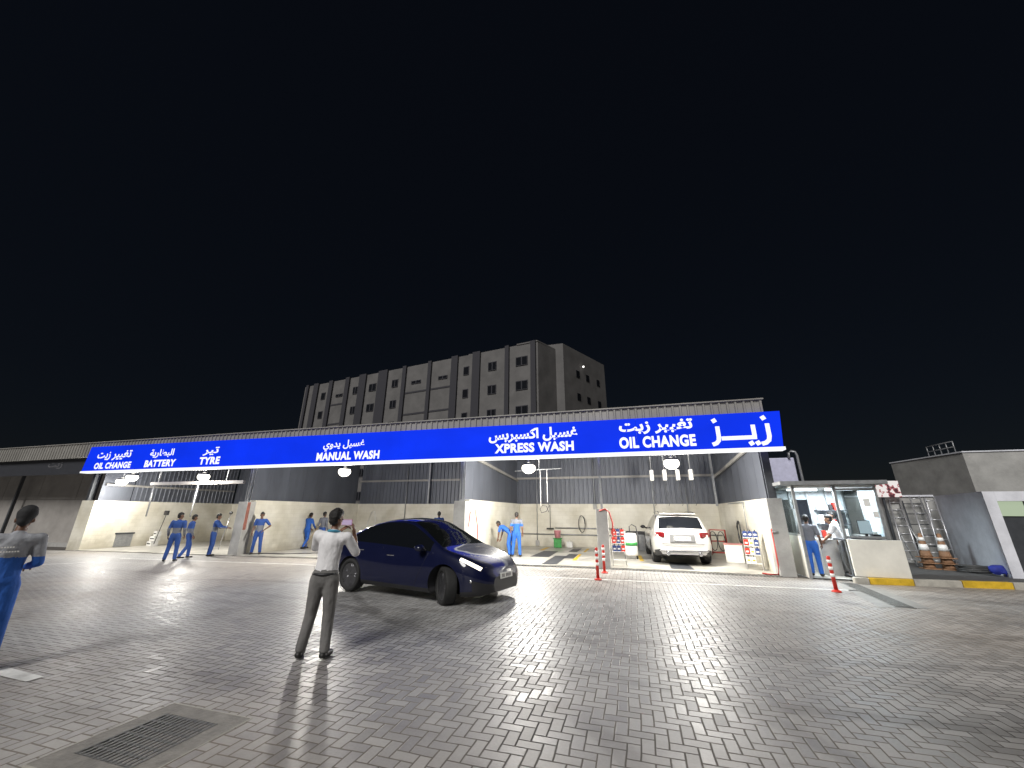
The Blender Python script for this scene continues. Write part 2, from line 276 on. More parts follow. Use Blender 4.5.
class MB:
    def __init__(s): s.bm = bmesh.new(); s.mi = 0
    def faces(s, vs, fs):
        v = [s.bm.verts.new(p) for p in vs]
        for f in fs:
            q = s.bm.faces.new([v[k] for k in f]); q.material_index = s.mi
        return v
    def box(s, x0, x1, y0, y1, z0, z1):
        s.faces([(x0,y0,z0),(x1,y0,z0),(x1,y1,z0),(x0,y1,z0),(x0,y0,z1),(x1,y0,z1),(x1,y1,z1),(x0,y1,z1)],
                [(3,2,1,0),(4,5,6,7),(0,1,5,4),(1,2,6,5),(2,3,7,6),(3,0,4,7)]); return s
    def prism(s, pts, z0, z1):              # pts: counter-clockwise plan outline
        n = len(pts); s.faces([(x,y,z0) for x,y in pts]+[(x,y,z1) for x,y in pts],
            [tuple(range(n-1,-1,-1)), tuple(range(n,2*n))]+[(k,(k+1)%n,n+(k+1)%n,n+k) for k in range(n)]); return s
    def quad(s, a, b, c, d): s.faces([a,b,c,d], [(0,1,2,3)]); return s
    def tube(s, pts, r, n=8, r1=None, cap=True):
        pts = [Vector(p) for p in pts]; rings = []; m = len(pts)
        for k, p in enumerate(pts):
            d = (pts[min(k+1,m-1)]-pts[max(k-1,0)]).normalized()
            a = d.cross(Vector((0,0,1)) if abs(d.z) < .9 else Vector((1,0,0))).normalized(); b = d.cross(a)
            rr = r if r1 is None else r+(r1-r)*k/(m-1)
            rings.append([s.bm.verts.new(p+a*rr*math.cos(2*math.pi*q/n)+b*rr*math.sin(2*math.pi*q/n)) for q in range(n)])
        for k in range(m-1):
            for q in range(n):
                f = s.bm.faces.new((rings[k][q], rings[k][(q+1)%n], rings[k+1][(q+1)%n], rings[k+1][q])); f.smooth = True; f.material_index = s.mi
        if cap:
            f = s.bm.faces.new(rings[0][::-1]); f.material_index = s.mi; f = s.bm.faces.new(rings[-1]); f.material_index = s.mi
        return s
    def lathe(s, prof, n=32, axis='z', o=(0,0,0)):
        closed = prof[0] == prof[-1]; prof = prof[:-1] if closed else prof   # prof: (radius, height), closed on itself when the ends meet
        o = Vector(o); rings = []
        for r, h in prof:
            ring = []
            for q in range(n):
                a = 2*math.pi*q/n; c_, s_ = r*math.cos(a), r*math.sin(a)
                ring.append(s.bm.verts.new(o+Vector({'z': (c_,s_,h), 'y': (c_,h,-s_), 'x': (h,c_,s_)}[axis])))
            rings.append(ring)
        m = len(rings)
        for k in range(m if closed else m-1):
            for q in range(n):
                f = s.bm.faces.new((rings[k][q], rings[k][(q+1)%n], rings[(k+1)%m][(q+1)%n], rings[(k+1)%m][q])); f.smooth = True; f.material_index = s.mi
        if closed: return s
        for ring, rev in ((rings[0], True), (rings[-1], False)):
            f = s.bm.faces.new(ring[::-1] if rev else ring); f.material_index = s.mi
        return s
    def ball(s, c, r, sx=1, sy=1, sz=1, seg=14):
        res = bmesh.ops.create_uvsphere(s.bm, u_segments=seg, v_segments=max(6, seg*2//3), radius=r)
        for v in res['verts']: v.co = Vector((v.co.x*sx, v.co.y*sy, v.co.z*sz))+Vector(c)
        for v in res['verts']:
            for f in v.link_faces: f.smooth = True; f.material_index = s.mi
        return s
    def bevel(s, w, seg=2):
        bmesh.ops.bevel(s.bm, geom=list(s.bm.edges), offset=w, segments=seg, affect='EDGES', profile=.5); return s
    def build(s, name, m, parent=None, world=False, normals=True):
        if normals: bmesh.ops.recalc_face_normals(s.bm, faces=list(s.bm.faces))
        me = bpy.data.meshes.new(name); s.bm.to_mesh(me); s.bm.free()
        return mesh_obj(name, me, m, parent, world)
def corrugated(p0, p1, z0, z1, pitch=.25, depth=.035, thick=.004):
    """sheet of trapezoid ribs from plan point p0 to p1"""
    b = MB(); p0, p1 = Vector((*p0, 0)), Vector((*p1, 0)); d = p1-p0; L_ = d.length; d.normalize(); nrm = Vector((d.y, -d.x, 0))
    prof = []; k = 0
    n = max(1, int(round(L_/pitch))); pt = L_/n
    for q in range(n):
        for a, h in ((0,0), (.62,0), (.70,1), (.92,1)): prof.append((q*pt+a*pt, h*depth))
    prof.append((L_, 0))
    back = -nrm*.02
    lo = [b.bm.verts.new(p0+d*a+nrm*h+Vector((0,0,z0))) for a, h in prof]; hi = [b.bm.verts.new(p0+d*a+nrm*h+Vector((0,0,z1))) for a, h in prof]
    for q in range(len(prof)-1): b.bm.faces.new((lo[q], lo[q+1], hi[q+1], hi[q]))
    c = [b.bm.verts.new(v) for v in (p0+back+Vector((0,0,z0)), p1+back+Vector((0,0,z0)), p1+back+Vector((0,0,z1)), p0+back+Vector((0,0,z1)))]
    b.bm.faces.new((c[1], c[0], c[3], c[2])); b.bm.faces.new((c[0], lo[0], hi[0], c[3])); b.bm.faces.new((lo[-1], c[1], c[2], hi[-1]))
    return b
def merge_bm(dst, src):
    me = bpy.data.meshes.new('tmp'); src.to_mesh(me); dst.from_mesh(me); bpy.data.meshes.remove(me)
def evaluated(me, mods):
    """apply modifiers to a mesh and give back the plain result"""
    o = bpy.data.objects.new('tmp', me); C.objects.link(o)
    for typ, kw in mods:
        md = o.modifiers.new(typ, typ)
        for a, v in kw.items(): setattr(md, a, v)
    dg = bpy.context.evaluated_depsgraph_get(); dg.update()
    r = bpy.data.meshes.new_from_object(o.evaluated_get(dg)); bpy.data.objects.remove(o)
    return r

# ------------------------------------------------------------------ SETTING: ground
b = MB()
xs = [-220, -120, -60, -40, -30, -20, -10, -2, 2, 10, 20, 60, 220]
def sheet(b, xs, ys, dz):
    vs = {}
    for x in xs:
        for y in ys: vs[x, y] = b.bm.verts.new((x, y, g(x)+dz))
    for a in range(len(xs)-1):
        for c in range(len(ys)-1): b.bm.faces.new((vs[xs[a],ys[c]], vs[xs[a+1],ys[c]], vs[xs[a+1],ys[c+1]], vs[xs[a],ys[c+1]]))
sheet(b, xs, [-120, -20, 14, 60, 300], -.012)
tag(b.build('ground', M_['earth'], normals=False), kind='structure')
b = MB(); sheet(b, [-60, -40, -30, -20, -10, -2, 2, 10, 24], [-18, 0, 14.02], 0)
tag(b.build('pavement', M_['paving'], normals=False), kind='structure')
b = MB()
def slab(b, x0, x1, y0, y1, h=.02):
    b.faces([(x0,y0,g(x0)+h),(x1,y0,g(x1)+h),(x1,y1,g(x1)+h),(x0,y1,g(x0)+h),(x0,y0,g(x0)-.05),(x1,y0,g(x1)-.05)], [(0,1,2,3),(4,5,1,0)])
slab(b, -28.0, -17.2, 14.2, 22.3); slab(b, -17.2, -2, 14.35, 22.3); slab(b, -2, 4.3, 14.35, 22.3)
tag(b.build('bay_floor', M_['slab'], normals=False), kind='structure')
def marking(pts, dz, m, name='lane_line'):
    b = MB(); b.faces([(x, y, g(x)+dz) for x, y in pts], [tuple(range(len(pts)))])
    o = b.build(name, m, normals=False); tag(o, kind='structure'); return o
marking([(-4.6,11.66),(-2,11.76),(-2,11.88),(-4.6,11.78)], .004, M_['paint']); marking([(-2,11.76),(5.1,12.22),(5.1,12.34),(-2,11.88)], .004, M_['paint'])
marking([(-20.8,12.1),(-12,12.35),(-12,12.45),(-20.8,12.2)], .004, M_['paint'])
marking([(-21.6,9.25),(-20.2,10.7),(-20.35,10.78),(-21.75,9.33)], .004, M_['paint'])
marking([(-12,12.35),(-6.9,12.0),(-6.9,12.1),(-12,12.45)], .004, M_['paint'])
marking([(-7.3,3.28),(-6.45,3.24),(-6.45,3.38),(-7.3,3.44)], .004, M_['paint'])
# cut-away of the diagonal drain by the kiosk: concrete frame sheet and channel
marking([(4.45,10.3),(5.35,10.45),(5.75,13.35),(4.95,13.3)], .004, mat('drain_concrete', (.30, .29, .27), .5, var=.18, scale=3), 'drain_surround')
# pit covers and yellow bars on the bay floor
for q in ([(-4.3,16.9),(-3.5,16.9),(-3.6,19.6),(-4.3,19.6)], [(-3.3,14.6),(-2.75,14.6),(-2.85,17.5),(-3.35,17.5)], [(-2.9,16.6),(-2.45,16.6),(-2.5,18.4),(-2.9,18.4)], [(-3.1,19.4),(-2.7,19.4),(-2.7,21.3),(-3.1,21.3)]):
    marking(q, .024, M_['dark_steel'], 'pit_cover')
for q in ([(-2.42,16.0),(-2.27,16.0),(-2.36,18.4),(-2.46,18.4)], [(-2.42,19.4),(-2.3,19.4),(-2.32,21.4),(-2.44,21.4)], [(-4.6,19.9),(-4.4,19.9),(-4.4,21.6),(-4.6,21.6)], [(.05,16.6),(.2,16.6),(.12,18.7),(-.02,18.7)]):
    marking(q, .025, M_['yellow'], 'floor_marking')
marking([(1.0,14.7),(1.7,14.7),(1.65,16.6),(1.05,16.6)], .024, M_['dark_steel'], 'pit_cover')

# trench drain across the bay mouths
t = empty('trench_drain', (-3, 14.15, -.01), 0, 'long narrow slotted trench drain across the mouths of the wash bays', 'drain')
b = MB(); b.box(-3.6, 7.0, -.13, .13, -.05, .018)
for k in range(100):
    x = -3.5+k*.105; b.box(x, x+.045, -.09, .09, .018, .03)
b.build('grating', M_['grate'], t)
t = empty('diagonal_drain', (5.1, 11.9, 0), R(-6.5), 'dark slotted channel drain running out from the glass kiosk doorway', 'drain')
b = MB(); b.box(-.17, .17, -1.5, 1.6, -.05, .009)
for k in range(50): b.box(-.14, .14, -1.46+k*.06, -1.43+k*.06, .009, .018)
b.build('grating', M_['grate'], t)

# ------------------------------------------------------------------ foreground drain grate
t = empty('drain_grate', (-3.88, 2.82, g(-3.88)), 0, 'square iron drain grate set in pale concrete in the near paving', 'drain')
b = MB()
for x0, x1, y0, y1 in ((-.46,.50,.34,.50),(-.46,.50,-.50,-.30),(-.46,-.31,-.30,.34),(.31,.50,-.30,.34)): b.box(x0, x1, y0, y1, -.05, .006)
o = b.build('surround', mat('worn_concrete', (.25, .235, .21), .6, var=.18, scale=7, bump=.3, bscale=40), t)
b = MB()
for x0, x1, y0, y1 in ((-.46,.50,.49,.503),(-.46,.50,-.503,-.49),(-.463,-.45,-.49,.49),(.49,.503,-.49,.49)): b.box(x0, x1, y0, y1, -.03, .0075)
b.build('edge', M_['kerb'], t)
b = MB(); b.box(-.31, .31, -.30, .34, -.06, -.045); b.build('pit', M_['black'], t)
b = MB()
for k in range(13):
    x = -.305+k*.0492; b.box(x, x+.022, -.295, .335, -.035, .008)
for k in range(7):
    y = -.296+k*.1; b.box(-.305, .307, y, y+.028, -.033, .0055)
b.build('grating', M_['grate'], t)

# ------------------------------------------------------------------ WASH BUILDING
bt = empty('wash_building', (-12, 14.3, g(-12)), 0, 'long open-fronted car wash shed with cream block walls and grey ribbed cladding', 'building')
W = dict(parent=bt, world=True)
GZ = -.35
MT = 2.2      # masonry top
def wall(x0, x1, y0, y1, z1=MT, name='masonry_wall', m='masonry'):
    b = MB(); b.box(x0, x1, y0, y1, GZ, z1); return b.build(name, M_[m], **W)
wall(-27.9, -17.55, 22.2, 22.45); wall(-17.1, 4.3, 22.2, 22.45); wall(-17.55, -17.1, 14.75, 22.45); wall(-6.62, -6.2, 14.75, 22.2); wall(4.0, 4.35, 14.75, 22.2)
wall(-28.3, -27.9, 14.8, 22.45); wall(-28.9, -27.85, 14.3, 14.8)
# pillars at the mouths, the shade on their fronts painted in as grey
for x0, x1, z1, m in ((-17.62,-17.08,2.12,'grey_render'), (-6.66,-6.18,2.14,'grey_render'), (-1.28,-.9,1.86,'grey_render'), (3.98,4.40,2.2,'grey_render')):
    b = MB(); b.box(x0, x1, 14.3, 14.75, GZ, z1); b.bevel(.012, 2); b.build('pillar', M_[m], **W)
b = MB(); b.box(-17.08, -17.07, 14.32, 14.47, .9, 2.1); b.build('painted_band', mat('red_brown_paint', (.30, .11, .08), .6, var=.2), **W)
# cladding above the block walls
corrugated((-17.1, 22.26), (4.2, 22.26), MT, 5.0).build('rear_cladding', M_['clad'], **W)
corrugated((-27.9, 22.26), (-17.4, 22.26), MT, 4.9).build('rear_cladding', M_['clad'], **W)
corrugated((-28.0, 16.0), (-28.0, 22.2), MT, 4.9).build('rear_cladding', M_['clad'], **W)
for x0, x1 in ((-17.1, 4.1), ):
    b = MB(); b.box(x0, x1, 22.1, 22.2, 3.55, 3.66); b.build('girt', M_['clad_light'], **W)
b = MB(); b.box(-27.96, -27.86, 14.6, 22.1, 3.0, 3.1); b.build('girt', M_['clad_light'], **W)
def side_clad(x, y0, y1, flip, z1=4.95):
    b = MB()
    n = int((y1-y0)/1.1); st = (y1-y0)/n
    for k in range(n): b.box(x-.02, x+.02, y0+k*st+.008, y0+(k+1)*st-.008, MT, z1)
    b.box(x-.012, x+.012, y0, y1, MT, z1-.05)
    b.build('side_cladding', M_['clad'], **W)
side_clad(-17.35, 14.4, 22.2, 1); side_clad(-6.42, 14.4, 22.2, 1); side_clad(4.15, 14.4, 22.2, -1); side_clad(-28.05, 14.5, 15.98, 1)
for x, sx in ((-6.36, 1), (4.06, -1)):
    b = MB(); b.faces([(x,14.5,4.05),(x+.08*sx,14.5,4.05),(x+.08*sx,22.1,3.55),(x,22.1,3.55),(x,14.5,3.93),(x+.08*sx,14.5,3.93),(x+.08*sx,22.1,3.43),(x,22.1,3.43)],
        [(0,1,2,3),(4,7,6,5),(0,4,5,1),(1,5,6,2),(2,6,7,3),(3,7,4,0)]); b.build('brace', M_['clad_light'], **W)
# steel columns above the pillars, and wall columns
for x, y, z0, wd in ((-28.6,14.42,2.2,.2), (-17.35,14.5,2.1,.16), (-6.42,14.5,2.14,.16), (-1.08,14.5,1.86,.07), (4.2,14.5,2.2,.22), (-7.3,22.05,0,.08), (-12,22.05,2.2,.10), (3.93,21.95,2.1,.09)):
    b = MB(); h = wd/2
    b.box(x-h, x+h, y-h, y-h+.015, z0, 4.9); b.box(x-h, x+h, y+h-.015, y+h, z0, 4.9); b.box(x-.008, x+.008, y-h+.015, y+h-.015, z0, 4.9)
    b.build('column', M_['steel'] if wd < .2 else M_['dark_steel'], **W)
# roof, parapet, soffit
b = MB(); b.box(-46, 4.24, 13.8, 22.6, 4.98, 5.06); b.build('roof', M_['clad'], **W)
for k in range(9):
    x = -27+k*3.85
    b = MB(); b.box(x-.05, x+.05, 14.0, 22.1, 4.72, 4.96); b.build('rafter', M_['dark_steel'], **W)
corrugated((-46, 13.78), (4.24, 13.78), 4.45, 5.24, .24, .04).build('parapet_cladding', M_['clad_light'], **W)
b = MB(); b.box(-46, 4.28, 13.70, 13.90, 5.24, 5.28); b.build('coping', M_['clad_light'], **W)
# annex to the left of the bays
b = MB(); b.box(-60, -29.2, 16.0, 16.3, GZ-.4, 2.3); b.build('annex_wall', M_['annex'], **W)
b = MB()
for k in range(8): b.box(-60+k*3.85+.02, -60+(k+1)*3.85-.02, 16.0, 16.2, 2.34, 4.9)
b.box(-60, -29.2, 16.05, 16.25, 2.3, 4.9); b.build('annex_panels', M_['annex'], **W)
b = MB(); b.box(-60, -29.6, 15.6, 16.0, -.7, -.15); b.build('plinth', M_['grey_render'], **W)
for x in (-38.2, -30.6):
    b = MB(); b.box(x-.07, x+.07, 15.5, 15.64, -.6, 3.9); b.build('column', M_['dark_steel'], **W)
# hatch in the tyre bay wall
b = MB(); b.box(-27.9, -27.87, 15.75, 16.55, -.24, .42); b.build('hatch', M_['steel'], **W)
b = MB(); b.box(-27.9, -27.84, 15.70, 16.60, .42, .50); b.build('hatch_lintel', M_['dark_steel'], **W)
# pipes on the rear walls
b = MB(); b.tube([(-4.2,22.12,.95),(-.7,22.12,.95)], .03); b.tube([(-6.1,22.12,.62),(-.7,22.12,.62)], .03); b.build('wall_pipe', M_['steel'], **W)
b = MB(); b.tube([(-.75,22.1,.75),(4,22.1,.75)], .025); b.build('wall_pipe', M_['steel'], **W)

# ------------------------------------------------------------------ the backlit sign
SG = empty('fascia_sign', (-12, 13.6, 3.6), 0, 'long backlit blue fascia sign with white Arabic and English lettering over the bays', 'sign')
SE = [(-16.42,-16.25)]+[(x, x) for x in (-11.6,-6.7,-1.8,3.1,8.0,12.3)]+[(16.52,16.62)]
ztop_ = lambda x: 1.38+(x+16.25)/(16.62+16.25)*(1.195-1.38)
for (a0, a1), (c0, c1) in zip(SE[:-1], SE[1:]):
    b = MB(); a0 += .004; a1 += .004; c0 -= .004; c1 -= .004
    b.faces([(a0,0,.085),(c0,0,.085),(c0,.16,.085),(a0,.16,.085),(a1,0,ztop_(a1)),(c1,0,ztop_(c1)),(c1,.16,ztop_(c1)),(a1,.16,ztop_(a1))], [(3,2,1,0),(4,5,6,7),(0,1,5,4),(1,2,6,5),(2,3,7,6),(3,0,4,7)]); b.build('panel', M_['sign_blue'], SG)
b = MB(); b.box(-16.45, 16.56, -.03, .3, -.01, .082); b.build('light_strip', M_['sign_white'], SG)
F = {'ا':(0xFE8D,0xFE8E,None,None),'ب':(0xFE8F,0xFE90,0xFE91,0xFE92),'ت':(0xFE95,0xFE96,0xFE97,0xFE98),'ة':(0xFE93,0xFE94,None,None),
'ر':(0xFEAD,0xFEAE,None,None),'ز':(0xFEAF,0xFEB0,None,None),'د':(0xFEA9,0xFEAA,None,None),'و':(0xFEED,0xFEEE,None,None),
'س':(0xFEB1,0xFEB2,0xFEB3,0xFEB4),'ط':(0xFEC1,0xFEC2,0xFEC3,0xFEC4),'غ':(0xFECD,0xFECE,0xFECF,0xFED0),'ك':(0xFED9,0xFEDA,0xFEDB,0xFEDC),
'ل':(0xFEDD,0xFEDE,0xFEDF,0xFEE0),'ي':(0xFEF1,0xFEF2,0xFEF3,0xFEF4)}
def shape_arabic(wd):
    out = []
    for i, c in enumerate(wd):
        if c not in F: out.append(c); continue
        prev = i > 0 and wd[i-1] in F and F[wd[i-1]][2] is not None
        nxt = i < len(wd)-1 and wd[i+1] in F and F[c][2] is not None
        out.append(chr(F[c][3 if prev and nxt else 1 if prev else 2 if nxt else 0]))
    return ''.join(reversed(out))
def lettering(body, x0, x1, z0, z1, m, parent, off=.035, y=-.012, arabic=False, shear=0):
    """text fitted to the box x0..x1, z0..z1 of the parent's front face"""
    c = bpy.data.curves.new('lettering', 'FONT'); c.body = shape_arabic(body) if arabic else body; c.size = 1; c.offset = off; c.resolution_u = 4; c.shear = shear
    if not arabic: c.space_character = 1.08
    o = bpy.data.objects.new('tmp', c); C.objects.link(o)
    dg = bpy.context.evaluated_depsgraph_get(); dg.update()
    me = bpy.data.meshes.new_from_object(o.evaluated_get(dg)); bpy.data.objects.remove(o)
    bm = bmesh.new(); bm.from_mesh(me); bpy.data.meshes.remove(me)
    bmesh.ops.remove_doubles(bm, verts=bm.verts, dist=1e-5)
    xs_ = [v.co.x for v in bm.verts]; ys_ = [v.co.y for v in bm.verts]
    ax, bx, ay, by = min(xs_), max(xs_), min(ys_), max(ys_)
    seen = set(); isl = 0                                   # overlapping letters stand a hair apart
    for v in list(bm.verts):
        if v in seen: continue
        st = [v]; seen.add(v); grp = []
        while st:
            q = st.pop(); grp.append(q)
            for e in q.link_edges:
                o2 = e.other_vert(q)
                if o2 not in seen: seen.add(o2); st.append(o2)
        for q in grp:
            X, Yy = q.co.x, q.co.y
            q.co = Vector((x0+(X-ax)/(bx-ax)*(x1-x0), y-.0015*(isl % 7), z0+(Yy-ay)/(by-ay)*(z1-z0)))
        isl += 1
    for f in bm.faces:
        f.normal_update()
        if f.normal.y > 0: f.normal_flip()
    me = bpy.data.meshes.new('lettering'); bm.to_mesh(me); bm.free()
    return mesh_obj('lettering', me, m, parent)
SW = M_['sign_white']
def sgx(X): return X+12
TEXTS = []   # filled below: body, X0, X1, z0, z1, arabic
def put(body, X0, X1, z0, z1, ar=False, off=.04): lettering(body, sgx(X0), sgx(X1), z0, z1, SW, SG, off, arabic=ar)
OF = .044
put('OIL CHANGE', -27.46, -24.61, .17, .50, off=OF); put('زيت', -27.45, -26.42, .62, 1.06, True, .022); put('تغيير', -26.25, -24.8, .60, 1.10, True, .022)
put('BATTERY', -23.59, -21.4, .18, .52, off=OF); put('البطارية', -23.38, -21.7, .62, 1.06, True, .022)
put('TYRE', -19.8, -18.5, .20, .55, off=OF); put('تير', -19.7, -18.7, .62, 1.02, True, .022)
put('MANUAL WASH', -12.91, -9.77, .17, .52, off=OF); put('غسيل يدوي', -12.63, -10.55, .56, 1.02, True, .022)
put('XPRESS WASH', -4.78, -1.84, .20, .55, off=OF); put('غسيل اكسبريس', -5.03, -1.69, .58, 1.09, True, .034)
put('OIL CHANGE', -.29, 2.11, .20, .59, off=OF); put('تغيير زيت', -.26, 2.08, .66, 1.12, True, .034)
def ribbon(b, pts, wd, th=.02, y=-.014):
    pts = [Vector((p[0], 0, p[1])) for p in pts]; L1, L2 = [], []
    for k, p in enumerate(pts):
        d = (pts[min(k+1,len(pts)-1)]-pts[max(k-1,0)]).normalized(); n = Vector((-d.z, 0, d.x))
        L1.append(p+n*wd/2); L2.append(p-n*wd/2)
    vs = [b.bm.verts.new(v+Vector((0,y,0))) for v in L1]; ws = [b.bm.verts.new(v+Vector((0,y,0))) for v in L2]
    for k in range(len(pts)-1): b.bm.faces.new((vs[k], ws[k], ws[k+1], vs[k+1]))
# the big three-letter word at the right end, drawn as broad strokes
b = MB(); LX = sgx(2.62)
def zl(pts): return [(LX+x, z) for x, z in pts]
ribbon(b, zl([(1.58,.82),(1.58,.42),(1.55,.30),(1.46,.22),(1.34,.19)]), .125)                  # right letter, tail
ribbon(b, zl([(1.18,.80),(1.18,.43),(1.17,.40)]), .125, y=-.016); ribbon(b, zl([(1.235,.405),(.24,.405)]), .125, y=-.018)   # tooth and long bar
ribbon(b, zl([(.17,.80),(.17,.46),(.15,.34),(.08,.26),(-.04,.22)]), .125, y=-.020)
for x, z in ((1.50,1.00),(.10,.99),(1.06,.22),(1.24,.22)):
    ribbon(b, [(LX+x-.06, z-.03), (LX+x+.06, z+.03)], .13, y=-.022)
for f in b.bm.faces:
    f.normal_update()
    if f.normal.y > 0: f.normal_flip()
b.build('lettering', SW, SG, normals=False)
# unlit sign on the annex
t = empty('unlit_sign', (-37, 14.0, 3.6), 0, 'unlit dark fascia sign with faint grey lettering left of the blue sign', 'sign')
b = MB(); b.box(-9, 8.5, 0, .12, 0, .88); b.build('panel', mat('unlit_panel', (.035, .037, .045), .5), t)
lettering('زيت', 4.6, 5.9, .32, .72, mat('faded_letter', (.12, .12, .13), .6), t, .02, arabic=True)

# ------------------------------------------------------------------ lamps under the sign
def floodlight(x, y, z, power, label, r=.24, lx=.6):
    t = empty('floodlight', (x, y, z), 0, label, 'floodlight', 'lit floodlights under the fascia sign')
    b = MB(); b.lathe([(.12,.13),(.20,.11),(.23,.05),(.21,.03),(.05,.03)], 28); b.build('housing', M_['dark_steel'], t)
    b = MB(); b.ball((0,0,-.06), .26, 1, 1, .8, 24); b.build('lens', M_['lamp'], t)
    b = MB(); b.box(-.02, .02, -.02, .02, .13, 4.98-z); b.build('bracket', M_['steel'], t)
    ld = bpy.data.lights.new('flood', 'POINT'); ld.energy = power; ld.shadow_soft_size = r; ld.color = (1, .96, .88)
    lo = bpy.data.objects.new('flood', ld); C.objects.link(lo); lo.parent = t; lo.location = (0, -.12, -.58)
floodlight(-26.9, 14.7, 3.26, LAMP_W*.22, 'lowest lit floodlight at the far left, near the end wall of the tyre bay')
floodlight(-26.0, 14.6, 3.46, LAMP_W*.3, 'small lit floodlight under the word OIL CHANGE at the left end of the sign')
floodlight(-20.7, 14.6, 3.40, LAMP_W*.7, 'lit floodlight under the word TYRE on the blue sign')
floodlight(-12.2, 14.6, 3.46, LAMP_W*.9, 'lit floodlight under the words MANUAL WASH on the blue sign')
floodlight(-3.77, 14.7, 3.42, LAMP_W*1.1, 'bright lit floodlight under the words XPRESS WASH on the blue sign')
floodlight(1.39, 14.7, 3.46, LAMP_W*.9, 'bright lit floodlight above the white car in the right bay')

# ------------------------------------------------------------------ CARS
def pchip(pts, x):
    xp = np.array([p[0] for p in pts], float); yp = np.array([p[1] for p in pts], float); x = np.clip(np.asarray(x, float), xp[0], xp[-1])
    h = np.diff(xp); d = np.diff(yp)/h; n = len(xp); m = np.zeros(n); m[0], m[-1] = d[0], d[-1]
    for k in range(1, n-1):
        if d[k-1]*d[k] > 0:
            w1, w2 = 2*h[k]+h[k-1], h[k]+2*h[k-1]; m[k] = (w1+w2)/(w1/d[k-1]+w2/d[k])
    i = np.clip(np.searchsorted(xp, x)-1, 0, n-2); t = (x-xp[i])/h[i]
    return (1+2*t)*(1-t)**2*yp[i]+t*(1-t)**2*h[i]*m[i]+t*t*(3-2*t)*yp[i+1]+t*t*(t-1)*h[i]*m[i+1]
def section(S, x):
    zt, zb, wm, wr = (float(pchip(S[k], x)) for k in ('ztop', 'zbelt', 'wm', 'wroof'))
    dr, z0, wb, zm = float(pchip(S['drop'], x)), float(pchip(S['zb'], x)), float(pchip(S['wbelt'], x)), float(pchip(S['zm'], x))
    zr = max(zt-dr, zb+.02)
    return [(0, z0), (.86*wm, z0), (.965*wm, z0+.10), (wm, zm), (wb*wm, zb), (wr, zr), (.55*wr, zt-.28*dr), (0, zt)]
TT = [0, 1, 1.4, 1.8, 2, 2.15, 2.35, 2.6, 2.8, 3, 3.2, 3.4, 3.6, 3.8, 3.92, 4, 4.06, 4.12, 4.3, 4.5, 4.7, 4.86, 4.92, 5, 5.08, 5.16, 5.4, 5.7, 6, 6.5, 7]
def car_shell(S, rule, mats, arch_r, axles):
    xs = np.unique(np.round(np.concatenate([np.linspace(S['x'][0], S['x'][1], 110), S['breaks'], np.linspace(S['x'][0], S['x'][0]+.25, 12), np.linspace(S['x'][1]-.3, S['x'][1], 14)]), 4))
    bm = bmesh.new(); rows = []; tl = TT+[14-t for t in TT[-2:0:-1]]
    for x in xs:
        cp = section(S, x); tt = list(range(8))
        row = []
        for t in tl:
            u = t if t <= 7 else 14-t; sg = 1 if t <= 7 else -1
            row.append(bm.verts.new((x, sg*float(pchip(list(zip(tt, [p[0] for p in cp])), u)), float(pchip(list(zip(tt, [p[1] for p in cp])), u)))))
        rows.append(row)
    n = len(tl)
    for a in range(len(rows)-1):
        xm = (xs[a]+xs[a+1])/2
        for q in range(n):
            t0, t1 = tl[q], tl[(q+1) % n] if q < n-1 else 14; tm = (t0+t1)/2; tm = tm if tm <= 7 else 14-tm
            f = bm.faces.new((rows[a][q], rows[a+1][q], rows[a+1][(q+1) % n], rows[a][(q+1) % n])); f.material_index = rule(xm, tm); f.smooth = True
    f = bm.faces.new(rows[0]); f.material_index = rule(xs[0], -1); f = bm.faces.new(rows[-1][::-1]); f.material_index = rule(xs[-1], -1)
    bmesh.ops.recalc_face_normals(bm, faces=list(bm.faces))
    me = bpy.data.meshes.new('shell'); bm.to_mesh(me); bm.free()
    for m in mats: me.materials.append(m)
    # wheel wells
    cb = bmesh.new(); tmp = MB(); tmp.bm.free(); tmp.bm = cb; 
    for ax in axles:
        for sg in (-1, 1):
            tmp.mi = 1; tmp.lathe([(arch_r, .60 if sg > 0 else -1.3), (arch_r, 1.3 if sg > 0 else -.60)], 40, 'y', (ax, 0, S['wr']))
    bmesh.ops.recalc_face_normals(cb, faces=list(cb.faces))
    cme = bpy.data.meshes.new('cut'); cb.to_mesh(cme); cb.free()
    for m in mats: cme.materials.append(m)
    cut = bpy.data.objects.new('cut', cme); C.objects.link(cut)
    r = evaluated(me, [('BOOLEAN', dict(operation='DIFFERENCE', object=cut, solver='EXACT'))]); bpy.data.objects.remove(cut)
    return r
def split_parts(me, names, mats, parent, labels={}):
    """one object for each material region of the shell"""
    out = []
    for k, nm in enumerate(names):
        bm = bmesh.new(); bm.from_mesh(me)
        bmesh.ops.delete(bm, geom=[f for f in bm.faces if f.material_index != k], context='FACES')
        if not bm.faces: bm.free(); continue
        for f in bm.faces: f.material_index = 0
        m2 = bpy.data.meshes.new(nm); bm.to_mesh(m2); bm.free(); o = mesh_obj(nm, m2, mats[k], parent); out.append(o)
    return out
def split_sides(o):
    """left and right pane as two parts"""
    bm = bmesh.new(); bm.from_mesh(o.data); b2 = bm.copy()
    bmesh.ops.delete(bm, geom=[f for f in bm.faces if f.calc_center_median().y < 0], context='FACES')
    bmesh.ops.delete(b2, geom=[f for f in b2.faces if f.calc_center_median().y >= 0], context='FACES')
    bm.to_mesh(o.data); bm.free(); m2 = bpy.data.meshes.new(o.name); b2.to_mesh(m2); b2.free()
    return mesh_obj(o.name.split('.')[0], m2, o.data.materials[0], o.parent)
